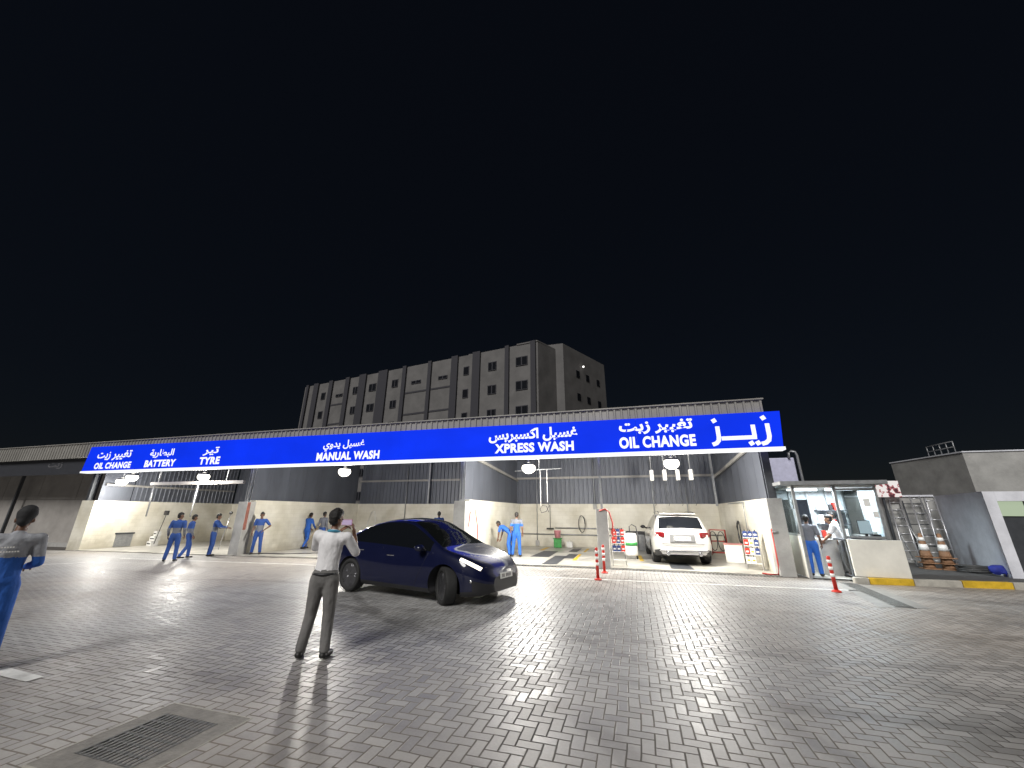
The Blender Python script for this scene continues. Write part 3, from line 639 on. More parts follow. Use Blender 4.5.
def wheel(parent, x, y, r, wd, rim_mat, steer=0, spokes=5):
    sg = 1 if y > 0 else -1
    e = MB(); h = wd/2; ri = r*.72
    e.lathe([(ri, -h*.86), (r*.86, -h), (r*.95, -h*.93), (r*.985, -h*.75), (r, -h*.5), (r, h*.5), (r*.985, h*.75), (r*.95, h*.93), (r*.86, h), (ri, h*.86), (ri*.97, 0), (ri, -h*.86)], 44, 'y')
    for k in (-.45, -.15, .15, .45):                       # tread grooves
        e.lathe([(r*.985, k*wd-.004), (r*1.003, k*wd-.012), (r*1.003, k*wd-.014), (r*.985, k*wd-.006), (r*.985, k*wd-.004)], 44, 'y')
    tw = e.build('wheel', M_['rubber'], parent); tw.location = (x, y, r); tw.rotation_euler.z = steer
    b = MB(); b.lathe([(ri*.99, -h*.8), (ri, h*.8*sg), (ri*.93, h*.78*sg), (ri*.90, h*.3*sg), (ri*.2, h*.2*sg), (ri*.18, -h*.2*sg)], 40, 'y')
    for k in range(spokes):
        for dd in (-.13, .13):
            a = 2*math.pi*k/spokes; p0 = Vector((math.cos(a)*ri*.16, h*.62*sg, math.sin(a)*ri*.16)); p1 = Vector((math.cos(a+dd)*ri*.94, h*.72*sg, math.sin(a+dd)*ri*.94))
            b.tube([p0, p1], .026, 6, .018)
    b.lathe([(.05, h*.5*sg), (.055, h*.72*sg), (.03, h*.76*sg)], 20, 'y')
    b.build('rim', rim_mat, tw)
    return tw
def car_mirror(parent, x, y, z, m):
    sg = 1 if y > 0 else -1
    b = MB(); b.ball((x, y+sg*.14, z+.04), .11, 1.0, .95, .62, 16); b.tube([(x+.02, y-sg*.03, z-.02), (x+.01, y+sg*.08, z+.02)], .028, 8)
    return b.build('mirror', m, parent)
def surf(S, x, t):
    cp = section(S, x); tt = list(range(8))
    return float(pchip(list(zip(tt, [p[0] for p in cp])), t)), float(pchip(list(zip(tt, [p[1] for p in cp])), t))
def seam(S, parent, pts, m, name='door_seam', sides=(1, -1), r=.004):
    for sg in sides:
        b = MB(); L_ = []
        for x, t in pts:
            y, z = surf(S, x, t); L_.append((x, sg*(y+.0005), z))
        b.tube(L_, r, 5); b.build(name, m, parent)

# --- dark blue saloon with a fastback roof
SB = dict(x=(-2.38, 2.33), wr=.355,
  ztop=[(-2.38,.96),(-2.33,1.04),(-2.2,1.10),(-1.9,1.22),(-1.5,1.385),(-1.0,1.535),(-.5,1.612),(-.1,1.625),(.2,1.59),(.6,1.42),(1.0,1.20),(1.28,1.065),(1.6,.985),(1.9,.895),(2.1,.80),(2.24,.69),(2.33,.55)],
  zbelt=[(-2.38,.90),(-2.2,1.02),(-1.8,1.06),(-1,1.02),(0,.97),(1.0,.935),(1.3,.92),(1.7,.86),(2.05,.72),(2.24,.60),(2.33,.50)],
  wm=[(-2.38,.70),(-2.3,.80),(-2.1,.89),(-1.8,.94),(-1.4,.96),(-.6,.945),(.3,.94),(1.4,.96),(1.8,.93),(2.05,.84),(2.2,.72),(2.29,.58),(2.33,.46)],
  wbelt=[(-2.38,.93),(-1.4,.945),(0,.955),(1.4,.945),(2.33,.92)],
  wroof=[(-2.38,.58),(-2.1,.64),(-1.6,.60),(-.5,.615),(0,.62),(.5,.66),(1.0,.75),(1.28,.80),(1.6,.78),(2.0,.66),(2.33,.36)],
  drop=[(-2.38,.03),(-1.5,.055),(0,.07),(.6,.06),(1.28,.035),(2.33,.02)],
  zb=[(-2.38,.34),(-2.1,.24),(-1.6,.19),(1.6,.18),(2.1,.2),(2.33,.26)], zm=[(-2.38,.72),(-1.4,.66),(0,.55),(1.4,.64),(2.1,.52),(2.33,.42)],
  breaks=[-2.3,-2.0,-1.84,-.82,-.72,.02,.1,.2,1.0,1.24,1.76,2.16,2.05])
def rule_blue(x, t):
    if t < 0: return 1
    if .20 < x < 1.24 and t > 5.16: return 2
    if -1.95 < x < -.82 and t > 5.16: return 3
    if -.72 < x <= .12 and t > 5.16: return 4
    if 4.12 < t < 4.86 and -1.84 < x < 1.0:
        return 6 if .02 < x < .1 else 9 if -.82 < x < -.72 else 5
    if t < 2.0: return 1
    if x > 2.05 and t < 2.8: return 1
    if 1.76 < x < 2.16 and 4.0 < t < 4.5: return 7
    if x < -2.0 and 3.6 < t < 4.06: return 8
    return 0
def blue_car():
    t = empty('parked_car', (0, 0, 0), 0, 'dark blue fastback car with its headlights on, turning across the block paving', 'car')
    ms = [M_['bluecar'], M_['black'], M_['screen'], M_['carglass'], M_['carglass'], M_['carglass'], M_['carglass'], M_['headlamp'], M_['red_lens'], M_['carglass']]
    nm = ['body', 'trim', 'windscreen', 'rear_window', 'roof_glass', 'side_window', 'window_pillar', 'headlight', 'tail_light', 'window_pillar']
    me = car_shell(SB, rule_blue, ms, .405, (1.42, -1.42))
    ps = split_parts(me, nm, ms, t)
    for p in ps:
        if p.name.split('.')[0] in ('side_window', 'headlight', 'tail_light', 'window_pillar'): split_sides(p)
    for x, st in ((1.42, R(-33)), (-1.42, 0)):
        for sg in (1, -1): wheel(t, x, sg*.82, .355, .25, M_['rim'], st)
    for sg in (1, -1):
        car_mirror(t, .82, sg*.90, 1.0, M_['bluecar'])
        for x in (-.02, -1.0):
            y, z = surf(SB, x-.12, 3.72); b = MB(); b.box(x-.23, x-.01, -.008, .008, -.012, .012); b.bevel(.005, 1); o = b.build('door_handle', M_['chrome'], t); o.location = (0, sg*(y+.002), z)
        y, z = surf(SB, 2.02, 2.75); b = MB(); b.ball((2.03, sg*(y-.01), z), .045, .8, .6, .8, 12); b.build('fog_light', M_['chrome'], t)
    seam(SB, t, [(.62,2.1),(.70,2.6),(.80,3.1),(.90,3.6),(.95,4.05)], M_['black']); seam(SB, t, [(-.36,2.1),(-.36,3),(-.40,4.05)], M_['black']); seam(SB, t, [(-1.02,2.6),(-1.2,3.3),(-1.5,3.8),(-1.7,4.05)], M_['black'])
    seam(SB, t, [(1.28,4.9),(1.6,4.85),(2.0,4.8),(2.2,4.85)], M_['black'], 'bonnet_seam')
    b = MB(); b.box(-.006, .006, -.24, .24, -.055, .055); b.bevel(.004, 1); p = b.build('number_plate', M_['white'], t); p.location = (2.338, 0, .53); p.rotation_euler.y = R(-4)
    b = MB()
    for k in range(7):
        if k != 2: b.box(.007, .009, -.17+k*.05, -.145+k*.05, -.03, .03)
    b.build('plate_characters', M_['black'], p)
    # cabin: dashboard, seats, steering wheel
    b = MB(); b.box(.55, 1.0, -.66, .66, .80, .98); b.bevel(.04, 2); b.build('dashboard', M_['black'], t)
    for sg in (1, -1):
        b = MB(); b.box(-.45, -.25, sg*.38-.22, sg*.38+.22, .55, 1.15); b.bevel(.05, 2); b.box(-.42, -.32, sg*.38-.11, sg*.38+.11, 1.18, 1.36); b.build('seat', M_['grey_w'], t)
    b = MB(); pts = [(.42+.05*math.sin(a), .38+.18*math.cos(a), 1.0+.17*math.sin(a)) for a in [k*math.pi/12 for k in range(25)]]; b.tube(pts, .014, 6); b.build('steering_wheel', M_['black'], t)
    return t
CB = blue_car(); CB.location = (-4.95, 8.25+.80, -.04); CB.rotation_euler.z = R(-13.5)

# --- white luxury SUV seen from behind
SV = dict(x=(-2.56, 2.57), wr=.385,
  ztop=[(-2.56,.84),(-2.53,1.00),(-2.46,1.11),(-2.40,1.17),(-2.25,1.38),(-2.10,1.57),(-2.0,1.655),(-1.8,1.70),(-1.4,1.735),(-.4,1.745),(.15,1.70),(.6,1.50),(1.0,1.27),(1.25,1.19),(1.7,1.14),(2.2,1.06),(2.45,.93),(2.57,.75)],
  zbelt=[(-2.56,.78),(-2.50,.98),(-2.42,1.06),(-2.2,1.12),(-1,1.10),(0,1.08),(1,1.06),(1.6,1.02),(2.2,.92),(2.57,.68)],
  wm=[(-2.56,.78),(-2.52,.86),(-2.4,.94),(-2.1,.985),(-1.5,1.0),(0,.985),(1.5,1.0),(2.0,.97),(2.35,.86),(2.57,.66)],
  wbelt=[(-2.56,.93),(-2.2,.925),(0,.95),(2.57,.93)],
  wroof=[(-2.56,.66),(-2.4,.76),(-2.2,.72),(-2.0,.685),(-1.5,.67),(0,.675),(.6,.72),(1.2,.84),(2.2,.78),(2.57,.5)],
  drop=[(-2.56,.03),(-2.2,.05),(-1.5,.075),(0,.08),(.6,.06),(1.2,.04),(2.57,.02)],
  zb=[(-2.56,.36),(-2.3,.30),(-1.6,.24),(1.6,.24),(2.3,.27),(2.57,.34)], zm=[(-2.56,.66),(-1.5,.72),(0,.62),(1.5,.72),(2.57,.56)],
  breaks=[-2.40,-2.36,-2.06,-1.95,-.72,-.64,.28,.36,.2,1.0,1.2])
def rule_white(x, t):
    if t < 0: return 0
    if .2 < x < 1.2 and t > 5.16: return 2
    if -2.36 < x < -2.06 and t > 5.08: return 3
    if -.72 < x < .2 and t > 5.4: return 4
    if 4.12 < t < 4.86 and -1.95 < x < 1.0: return 6 if .28 < x < .36 else 7 if -.72 < x < -.64 else 5
    if t < 2.0: return 1
    if x < -2.3 and t < 2.35: return 1
    return 0
def white_suv():
    t = empty('parked_car', (0, 0, 0), 0, 'white luxury SUV parked in the right oil change bay, seen from behind', 'car')
    ms = [M_['whitecar'], M_['black'], M_['carglass'], M_['carglass'], M_['carglass'], M_['carglass'], M_['black'], M_['black']]
    nm = ['body', 'trim', 'windscreen', 'rear_window', 'roof_glass', 'side_window', 'window_pillar', 'window_pillar']
    for p in split_parts(car_shell(SV, rule_white, ms, .44, (1.5, -1.5)), nm, ms, t):
        if p.name.split('.')[0] in ('side_window', 'window_pillar'): split_sides(p)
    for x in (1.5, -1.5):
        for sg in (1, -1): wheel(t, x, sg*.84, .385, .29, M_['rim_l'], 0)
    for sg in (1, -1):
        car_mirror(t, .85, sg*.94, 1.12, M_['black'])
        b = MB(); b.box(-.07, .07, -.17, .17, -.095, .095); b.bevel(.045, 3); o = b.build('tail_light', M_['red_lens'], t); o.location = (-2.455, sg*.725, .985); o.rotation_euler = (0, R(14), R(-24*sg))
        for x in (-.1, -1.05):
            y, z = surf(SV, x-.12, 3.72); b = MB(); b.box(x-.25, x-.01, -.014, .014, -.013, .013); b.bevel(.006, 1); o = b.build('door_handle', M_['chrome'], t); o.location = (0, sg*(y+.006), z)
        b = MB(); b.lathe([(.05,0),(.062,0),(.062,-.1),(.05,-.1)], 20, 'x', (-2.53, sg*.52, .385)); b.build('exhaust', M_['chrome'], t)
        b = MB(); b.tube([(.35, sg*.62, 1.755), (-.2, sg*.605, 1.785), (-1.3, sg*.60, 1.775), (-1.75, sg*.61, 1.735)], .018, 8); b.build('roof_rail', M_['chrome'], t)
    b = MB(); b.box(-.03, .012, -.42, .42, -.14, .13); b.bevel(.02, 2); o = b.build('plate_recess', mat('grey_recess', (.16, .16, .16), .4), t); o.location = (-2.535, 0, .885); o.rotation_euler.y = R(10)
    b = MB(); b.box(-.010, .010, -.27, .27, -.06, .06); b.bevel(.004, 1); p = b.build('number_plate', M_['white'], t); p.location = (-2.575, 0, .875); p.rotation_euler.y = R(8)
    b = MB()
    for k in range(8):
        if k != 3: b.box(-.0125, -.0105, -.2+k*.052, -.172+k*.052, -.032, .032)
    b.build('plate_characters', M_['black'], p)
    b = MB(); b.box(-2.605, -2.46, -.80, .80, .455, .50); b.bevel(.015, 1); b.build('bumper_strip', M_['chrome'], t)
    b = MB(); b.box(-2.14, -1.93, -.60, .60, 1.685, 1.715); b.bevel(.012, 2); b.build('spoiler', M_['whitecar'], t)
    seam(SV, t, [(.62,2.1),(.72,2.8),(.82,3.5),(.86,4.05)], M_['black']); seam(SV, t, [(-.55,2.1),(-.6,4.05)], M_['black'])
    b = MB(); b.tube([(-2.5,-.86,.70),(-2.585,-.6,.70),(-2.6,0,.70),(-2.585,.6,.70),(-2.5,.86,.70)], .006, 5); b.build('bumper_seam', M_['black'], t)
    return t
CV = white_suv(); CV.location = (1.42, 18.15, .02); CV.rotation_euler.z = R(92.5)

# ------------------------------------------------------------------ PEOPLE
def capsule(bm, p0, p1, r0, r1, fl=1.0, side=None, n=14):
    """tapered limb; fl flattens it across 'side'"""
    p0, p1 = Vector(p0), Vector(p1); d = p1-p0; L_ = d.length; d.normalize()
    a = Vector(side) if side else (d.cross(Vector((0, 1, 0))) if abs(d.y) < .9 else d.cross(Vector((1, 0, 0))))
    a = (a-d*a.dot(d)).normalized(); b = d.cross(a)
    prof = [(-math.cos(k*math.pi/8)*r0, math.sin(k*math.pi/8)*r0) for k in range(1, 5)] + [(L_-math.cos(k*math.pi/8)*r1, math.sin(k*math.pi/8)*r1) for k in range(4, 8)]
    rings = [[bm.verts.new(p0+d*h+a*r*math.cos(2*math.pi*q/n)+b*r*fl*math.sin(2*math.pi*q/n)) for q in range(n)] for h, r in prof]
    for k in range(len(rings)-1):
        for q in range(n): bm.faces.new((rings[k][q], rings[k][(q+1)%n], rings[k+1][(q+1)%n], rings[k+1][q]))
    t0 = bm.verts.new(p0-d*r0); t1 = bm.verts.new(p1+d*r1)
    for q in range(n):
        bm.faces.new((t0, rings[0][(q+1)%n], rings[0][q])); bm.faces.new((t1, rings[-1][q], rings[-1][(q+1)%n]))
def melt(bm, vox, it=4, fac=.5):
    me = bpy.data.meshes.new('m'); bm.to_mesh(me); bm.free()
    r = evaluated(me, [('REMESH', dict(mode='VOXEL', voxel_size=vox)), ('SMOOTH', dict(factor=fac, iterations=it))])
    r.polygons.foreach_set('use_smooth', [True]*len(r.polygons)); return r
def hand(bm, wrist, direc, palm_n, curl=.5, s=1.0, mirror=1):
    """palm, four unequal bent fingers and a thumb leaving the side of the palm"""
    d = Vector(direc).normalized(); n = Vector(palm_n); n = (n-d*n.dot(d)).normalized(); sd_ = d.cross(n)*mirror; w_ = Vector(wrist)
    capsule(bm, w_+d*.02*s, w_+d*.075*s, .030*s, .040*s, .42, sd_, 12)
    for k, (off, ln) in enumerate(((.030,.074),(.010,.082),(-.010,.076),(-.029,.060))):
        p = w_+d*.085*s+sd_*off*s; dirv = d.copy()
        for q, fr in enumerate((.45, .32, .23)):
            ang = curl*(.5+.6*q); dirv = (d*math.cos(ang)+n*math.sin(ang)).normalized()
            p2 = p+dirv*ln*s*fr; capsule(bm, p, p2, (.0095-.001*q)*s, (.0088-.001*q)*s, 1, None, 8); p = p2
    p = w_+d*.028*s+sd_*.030*s; dv = (d*.55+sd_*.65+n*.35).normalized(); p2 = p+dv*.042*s; capsule(bm, p, p2, .013*s, .0105*s, 1, None, 8)
    dv = (d*.8+sd_*.15+n*.5).normalized(); capsule(bm, p2, p2+dv*.032*s, .0105*s, .008*s, 1, None, 8)
def person(label, loc, rz, shirt, trousers, skin=0, h=1.72, lean=(0, 0), legs=None, armL=None, armR=None, head=(0, 0), vox=.016, sleeve=.55, yoke=None, cap=False, collar=None, hem=None, curl=(.5, .5), category='person'):
    """local frame: x to the figure's right, y ahead, z up.  armL/armR = (elbow, wrist) ; legs = ((hipL knee, ankle), ...)"""
    t = empty('person', loc, rz, label, category)
    s = h/1.72; V = Vector
    lm = Matrix.Translation((0, 0, .93)) @ Matrix.Rotation(-lean[0], 4, 'X') @ Matrix.Rotation(lean[1], 4, 'Y') @ Matrix.Translation((0, 0, -.93))
    up_ = lambda p: (lm @ V(p))*s
    lw = lambda p: V(p)*s
    sh = {-1: V((-.185, -.015, 1.405)), 1: V((.185, -.015, 1.405))}
    arms = {-1: armL or ((-.245, -.05, 1.13), (-.255, .06, .90)), 1: armR or ((.245, -.05, 1.13), (.255, .06, .90))}
    lg = legs or (((-.10, .02, .49), (-.11, -.02, .085)), ((.10, .02, .49), (.11, -.02, .085)))
    lg = {-1: lg[0], 1: lg[1]}
    hipz = .90
    X = (1, 0, 0)
    # ---- body: one continuous skin surface
    bm = bmesh.new()
    capsule(bm, up_((0, 0, .95)), up_((0, -.01, 1.12)), .125*s, .115*s, .68, X); capsule(bm, up_((0, -.01, 1.12)), up_((0, -.015, 1.33)), .115*s, .135*s, .66, X)
    capsule(bm, up_((-.13, -.02, 1.39)), up_((.13, -.02, 1.39)), .062*s, .062*s)
    capsule(bm, up_((0, -.02, 1.40)), up_((0, .012, 1.53)), .056*s, .05*s)
    for q in (-1, 1):
        e, w_ = arms[q]; capsule(bm, up_(sh[q]), up_(e), .048*s, .038*s); capsule(bm, up_(e), up_(w_), .039*s, .027*s)
        k_, a_ = lg[q]; capsule(bm, lw((q*.085, 0, hipz)), lw(k_), .075*s, .052*s); capsule(bm, lw(k_), lw(a_), .05*s, .035*s); capsule(bm, lw(a_), lw(V(a_)+V((q*.01, .09, -.045))), .034*s, .028*s)
    # head, turned and nodded on the neck
    hm = lm @ Matrix.Translation((0, .012, 1.53)) @ Matrix.Rotation(head[0], 4, 'Z') @ Matrix.Rotation(-head[1], 4, 'X')
    hd = lambda p: (hm @ V(p))*s
    capsule(bm, hd((0, -.012, .115)), hd((0, .006, .125)), .079*s, .077*s); capsule(bm, hd((0, .018, .03)), hd((0, .012, .10)), .052*s, .066*s, .95)
    capsule(bm, hd((0, .052, -.005)), hd((0, .045, .03)), .024*s, .034*s)                                   # chin and jaw
    capsule(bm, hd((0, .080, .088)), hd((0, .098, .052)), .008*s, .015*s)                                    # nose
    capsule(bm, hd((-.03, .074, .10)), hd((.03, .074, .10)), .012*s, .012*s)                                 # brow
    capsule(bm, hd((-.016, .076, .022)), hd((.016, .076, .022)), .009*s, .009*s)                             # mouth
    for q in (-1, 1): capsule(bm, hd((q*.078, -.008, .05)), hd((q*.082, -.014, .088)), .011*s, .016*s, .5, (0, 1, 0))   # ears
    me = melt(bm, min(vox, .012), 2)
    b2 = bmesh.new(); b2.from_mesh(me)
    hb = bmesh.new()
    for q in (-1, 1):
        e, w_ = up_(arms[q][0]), up_(arms[q][1]); d = (w_-e).normalized(); nrm = V((-q, .35, 0)) if abs(d.z) > .6 else V((0, .2, -1))
        hand(hb, w_, d, nrm, curl[0 if q < 0 else 1], s, -q)
    merge_bm(b2, hb); hb.free()
    for f in b2.faces: f.smooth = True
    b2.to_mesh(me); b2.free(); o = mesh_obj('body', me, SK[skin], t)
    eb = MB()
    for q in (-1, 1): eb.ball(hd((q*.031, .078, .078)), .0095*s, seg=8)
    eb.build('eyes', M_['black'], o)
    # ---- hair or cap
    bm = bmesh.new(); capsule(bm, hd((0, -.022, .135)), hd((0, .010, .150)), .086*s, .076*s); capsule(bm, hd((0, -.045, .07)), hd((0, -.03, .13)), .060*s, .076*s); capsule(bm, hd((0, .04, .172)), hd((0, .0, .18)), .045*s, .056*s)
    if cap: capsule(bm, hd((0, .07, .150)), hd((0, .15, .140)), .062*s, .05*s, .16, X); capsule(bm, hd((0, -.015, .165)), hd((0, .0, .185)), .093*s, .082*s)
    me = melt(bm, min(vox, .012), 2)
    if not cap:                                                  # tufted outline
        rr = random.Random(int(loc[0]*100))
        for v in me.vertices: v.co += v.normal*rr.uniform(-.006, .007)*s
    mesh_obj('hair' if not cap else 'cap', me, M_['hair'] if not cap else M_['cap'], t)
    # ---- shirt
    bm = bmesh.new(); hz = hem or .90
    capsule(bm, up_((0, .0, hz+.06)), up_((0, -.005, 1.10)), .150*s, .142*s, .72, X); capsule(bm, up_((0, -.005, 1.10)), up_((0, -.018, 1.32)), .142*s, .158*s, .70, X)
    capsule(bm, up_((-.135, -.02, 1.385)), up_((.135, -.02, 1.385)), .078*s, .078*s); capsule(bm, up_((0, -.025, 1.40)), up_((0, -.008, 1.455)), .075*s, .060*s)
    for q in (-1, 1):
        e, w_ = V(arms[q][0]), V(arms[q][1]); S0 = sh[q]
        if sleeve <= 1: capsule(bm, up_(S0), up_(S0+(e-S0)*sleeve*1.25), .068*s, .060*s)
        else: capsule(bm, up_(S0), up_(e), .068*s, .052*s); capsule(bm, up_(e), up_(e+(w_-e)*.9), .052*s, .040*s)
    me = melt(bm, vox, 4); o = mesh_obj('shirt', me, shirt if isinstance(shirt, list) else [shirt], t)
    if yoke:                                                    # (height, upper first?) two-tone workwear
        inv = lm.inverted()
        for p in me.polygons:
            z = (inv @ (p.center/s)).z
            p.material_index = 1 if (z > yoke[0]) == yoke[1] else 0
    if collar:
        b = MB(); pts = [up_((.068*math.cos(a), -.012+.066*math.sin(a), 1.462+.012*math.sin(a+math.pi))) for a in [k*math.pi/10 for k in range(21)]]; b.tube(pts, .017*s, 8); b.build('collar', collar, o)
    # ---- trousers
    bm = bmesh.new(); capsule(bm, lw((-.06, -.005, .93)), lw((.06, -.005, .93)), .108*s, .108*s, 1, (0, 1, 0)); capsule(bm, lw((0, -.01, .90)), up_((0, -.005, 1.02)), .135*s, .138*s, .74, X)
    for q in (-1, 1):
        k_, a_ = V(lg[q][0]), V(lg[q][1]); capsule(bm, lw((q*.085, -.005, hipz-.02)), lw(k_), .100*s, .074*s); capsule(bm, lw(k_), lw(a_+(k_-a_)*.05), .073*s, .062*s)
    mesh_obj('trousers', melt(bm, vox, 3), trousers, t)
    for q in (-1, 1):
        a_ = V(lg[q][1]); bm = bmesh.new(); z0 = a_.z-.085
        capsule(bm, lw((a_.x, a_.y-.03, a_.z-.035)), lw((a_.x+q*.025, a_.y+.155, a_.z-.048)), .045*s, .038*s, .85, X); capsule(bm, lw(a_), lw((a_.x, a_.y, a_.z-.03)), .045*s, .05*s)
        bmesh.ops.bisect_plane(bm, geom=list(bm.verts)+list(bm.edges)+list(bm.faces), plane_co=(0, 0, z0*s+.002), plane_no=(0, 0, -1), clear_outer=True)
        bmesh.ops.holes_fill(bm, edges=[e for e in bm.edges if e.is_boundary])
        for f in bm.faces: f.smooth = True
        me = bpy.data.meshes.new('shoe'); bm.to_mesh(me); bm.free(); mesh_obj('shoe', me, M_['shoe'], t)
    return t
def at(x, y, dz=0): return (x, y, g(x)+dz)
B_, BD, GW, TG = M_['blue_w'], M_['blue_d'], M_['grey_w'], M_['trouser_g']
stand = (((-.13, .03, .49), (-.17, .0, .085)), ((.12, .02, .49), (.15, -.04, .085)))
stride = (((-.10, .12, .49), (-.11, .14, .085)), ((.10, .0, .49), (.11, -.22, .10)))
# man in white photographing the car
PM = person('man in white polo and grey trousers photographing the dark blue car, seen from behind', at(-3.98, 4.68), R(22), M_['shirt_w'], TG, 0, 1.75, lean=(R(-2), R(4)),
    legs=(((-.12, .03, .49), (-.18, .02, .085)), ((.10, .02, .49), (.12, -.02, .085))), armL=((-.25, .16, 1.22), (-.02, .34, 1.44)), armR=((.31, .10, 1.20), (.17, .30, 1.46)), head=(R(-28), R(-4)), vox=.012, collar=M_['collar'], sleeve=.75, curl=(1.0, 1.0))
b = MB(); b.box(-.004, .004, -.08, .08, -.04, .04); b.bevel(.003, 1)
ph = empty('mobile_phone', (-4.01, 5.00, 1.57), R(12)+R(90), 'pink phone held up by the man in the white polo', 'phone')
o = b.build('case', mat('pink_case', (.45, .16, .30), .4), ph)
b = MB(); b.box(.0042, .0056, -.073, .073, -.034, .034); b.build('screen', M_['phone'], ph).rotation_euler.z = math.pi
b = MB(); b.tube([(.153*math.cos(a), -.005+.113*math.sin(a), 0) for a in [k*math.pi/12 for k in range(25)]], .018, 6)
o = b.build('belt', M_['black'], PM); o.location = (0, 0, .965)
# near man at the left edge
PN = person('man in cap and blue coverall with grey shoulders, close by at the left edge', at(-7.38, 3.14), R(62), [B_, M_['grey_light']], B_, 1, 1.76, lean=(R(-1), R(2)), head=(R(-8), R(3)), vox=.012, yoke=(1.20, True), cap=True, sleeve=1.5, legs=stand, armL=((-.24, .0, 1.13), (-.13, .24, 1.05)), armR=((.25, -.02, 1.13), (.15, .24, 1.06)), hem=.92)
b = MB()
for k, (x0, x1, z) in enumerate(((-.09,.05,1.335),(-.13,.10,1.285))):
    for q in range(int((x1-x0)/.022)): b.box(x0+q*.022, x0+q*.022+.015, -.1535, -.150, z, z+.016)
b.build('back_print', M_['reflect'], PN)
# the row of workers to the left
person('worker in blue at the left front of the group, arms hanging, seen from behind', at(-17.5, 11.85), R(40), [BD, GW], BD, 1, 1.78, vox=.02, yoke=(1.19, False), legs=stand, head=(R(-60), 0), sleeve=1.5)
person('slim worker in blue just behind the front worker, looking right', at(-18.1, 12.8), R(-20), [BD, GW], BD, 1, 1.70, vox=.02, yoke=(1.19, False), sleeve=1.5, legs=stride, lean=(R(2), 0))
person('worker in blue reaching out to the red-brown pillar', at(-17.98, 13.75), R(-50), [BD, GW], BD, 1, 1.74, vox=.02, yoke=(1.19, False), sleeve=1.5, armL=((-.20, .18, 1.20), (-.12, .42, 1.18)), armR=((.22, .20, 1.18), (.10, .44, 1.17)), lean=(R(3), 0))
person('worker in blue with a hand on his hip, facing the yard by the wall', at(-16.55, 14.75, .02), R(215), [BD, GW], BD, 1, 1.78, vox=.02, yoke=(1.19, False), sleeve=.6, armL=((-.38, -.06, 1.17), (-.20, .08, 1.0)), legs=stand)
person('worker in light blue overalls walking with a broom in the manual wash bay', at(-16.8, 17.9, .02), R(-5), B_, B_, 1, 1.76, vox=.02, sleeve=1.5, legs=stride, armR=((.23, .12, 1.14), (.15, .32, 1.02)), armL=((-.23, .10, 1.14), (-.12, .30, .98)), lean=(R(6), 0))
person('worker in grey top half hidden behind the man in white', at(-16.05, 18.15, .02), R(0), GW, BD, 1, 1.80, vox=.02, sleeve=1.5)
person('person in blue standing behind the dark blue car, only the head showing', at(-9.4, 18.5, .02), R(40), BD, BD, 1, 1.78, vox=.02)
person('worker in blue with grey shoulders standing in the express wash bay, seen from behind', at(-4.84, 16.75, .02), R(8), [B_, GW], B_, 0, 1.72, vox=.018, yoke=(1.28, True), legs=stand, hem=.95)
person('worker in blue bending down beside the standing worker in the express bay', at(-5.15, 16.9, .02), R(85), B_, B_, 1, 1.70, vox=.018, lean=(R(62), 0), armL=((-.2, .24, 1.34), (-.16, .46, 1.28)), armR=((.2, .24, 1.34), (.16, .46, 1.28)), legs=(((-.12, .06, .48), (-.14, -.02, .085)), ((.12, .10, .48), (.13, -.04, .085))), head=(0, R(-30)))
# broom held by the walking worker
t = empty('broom', at(-16.35, 17.8, .02), R(20), 'long handled broom held by the worker in light blue overalls', 'broom')
b = MB(); b.tube([(-.35, 0, .06), (.35, 0, 1.25)], .014, 6); b.build('handle', M_['wood'], t)
b = MB(); b.box(-.48, -.24, -.05, .05, .0, .08); b.build('head', M_['black'], t)

# ------------------------------------------------------------------ KIOSK and the people in it
KT = empty('glass_kiosk', (5.6, 14.0, 0), 0, 'lit glass walled service kiosk with a cream counter front beside the right bay', 'kiosk')
K = dict(parent=KT, world=True)
b = MB(); b.box(4.25, 6.90, 13.72, 16.0, 2.56, 2.67); b.bevel(.01, 1); b.build('roof', M_['steel'], **K)
b = MB(); b.box(4.64, 6.62, 14.0, 15.85, 2.50, 2.555); b.build('ceiling', M_['white'], **K)
def post(x, y, z0=0, z1=2.56, wd=.07):
    b = MB(); b.box(x-wd/2, x+wd/2, y-wd/2, y+wd/2, z0, z1); b.build('frame_post', M_['steel'], **K)
for x, y in ((4.62,13.95),(6.64,13.95),(5.66,13.95),(4.62,15.85),(6.64,15.85)): post(x, y)
for z in (1.10, 2.40):
    b = MB(); b.box(5.70, 6.60, 13.92, 13.98, z, z+.06); b.build('frame_rail', M_['steel'], **K)
b = MB(); b.box(4.60, 4.64, 14.0, 15.8, 1.12, 1.18); b.build('frame_rail', M_['steel'], **K)
b = MB(); b.box(5.70, 6.60, 13.945, 13.953, 1.16, 2.40); b.build('window_pane', M_['clear'], **K)
b = MB(); b.box(4.616, 4.624, 13.99, 15.81, 1.18, 2.50); b.build('window_pane', M_['clear'], **K)
b = MB(); b.box(6.62, 6.655, 13.99, 14.75, 1.155, 2.5); b.build('side_panel', mat('kiosk_side', (.50, .58, .64), .4, var=.08), **K)
b = MB(); b.box(6.63, 6.645, 14.82, 15.81, 1.155, 2.5); b.build('window_pane', M_['clear'], **K)
b = MB(); b.box(6.61, 6.66, 14.752, 14.818, 1.155, 2.5); b.build('frame_post', M_['steel'], **K)
b = MB(); b.box(4.60, 4.635, 13.99, 15.81, .02, 1.12); b.build('side_panel', M_['cream'], **K)
b = MB(); b.box(6.62, 6.655, 13.99, 15.81, .02, 1.15); b.build('side_panel', M_['grey_render'], **K)
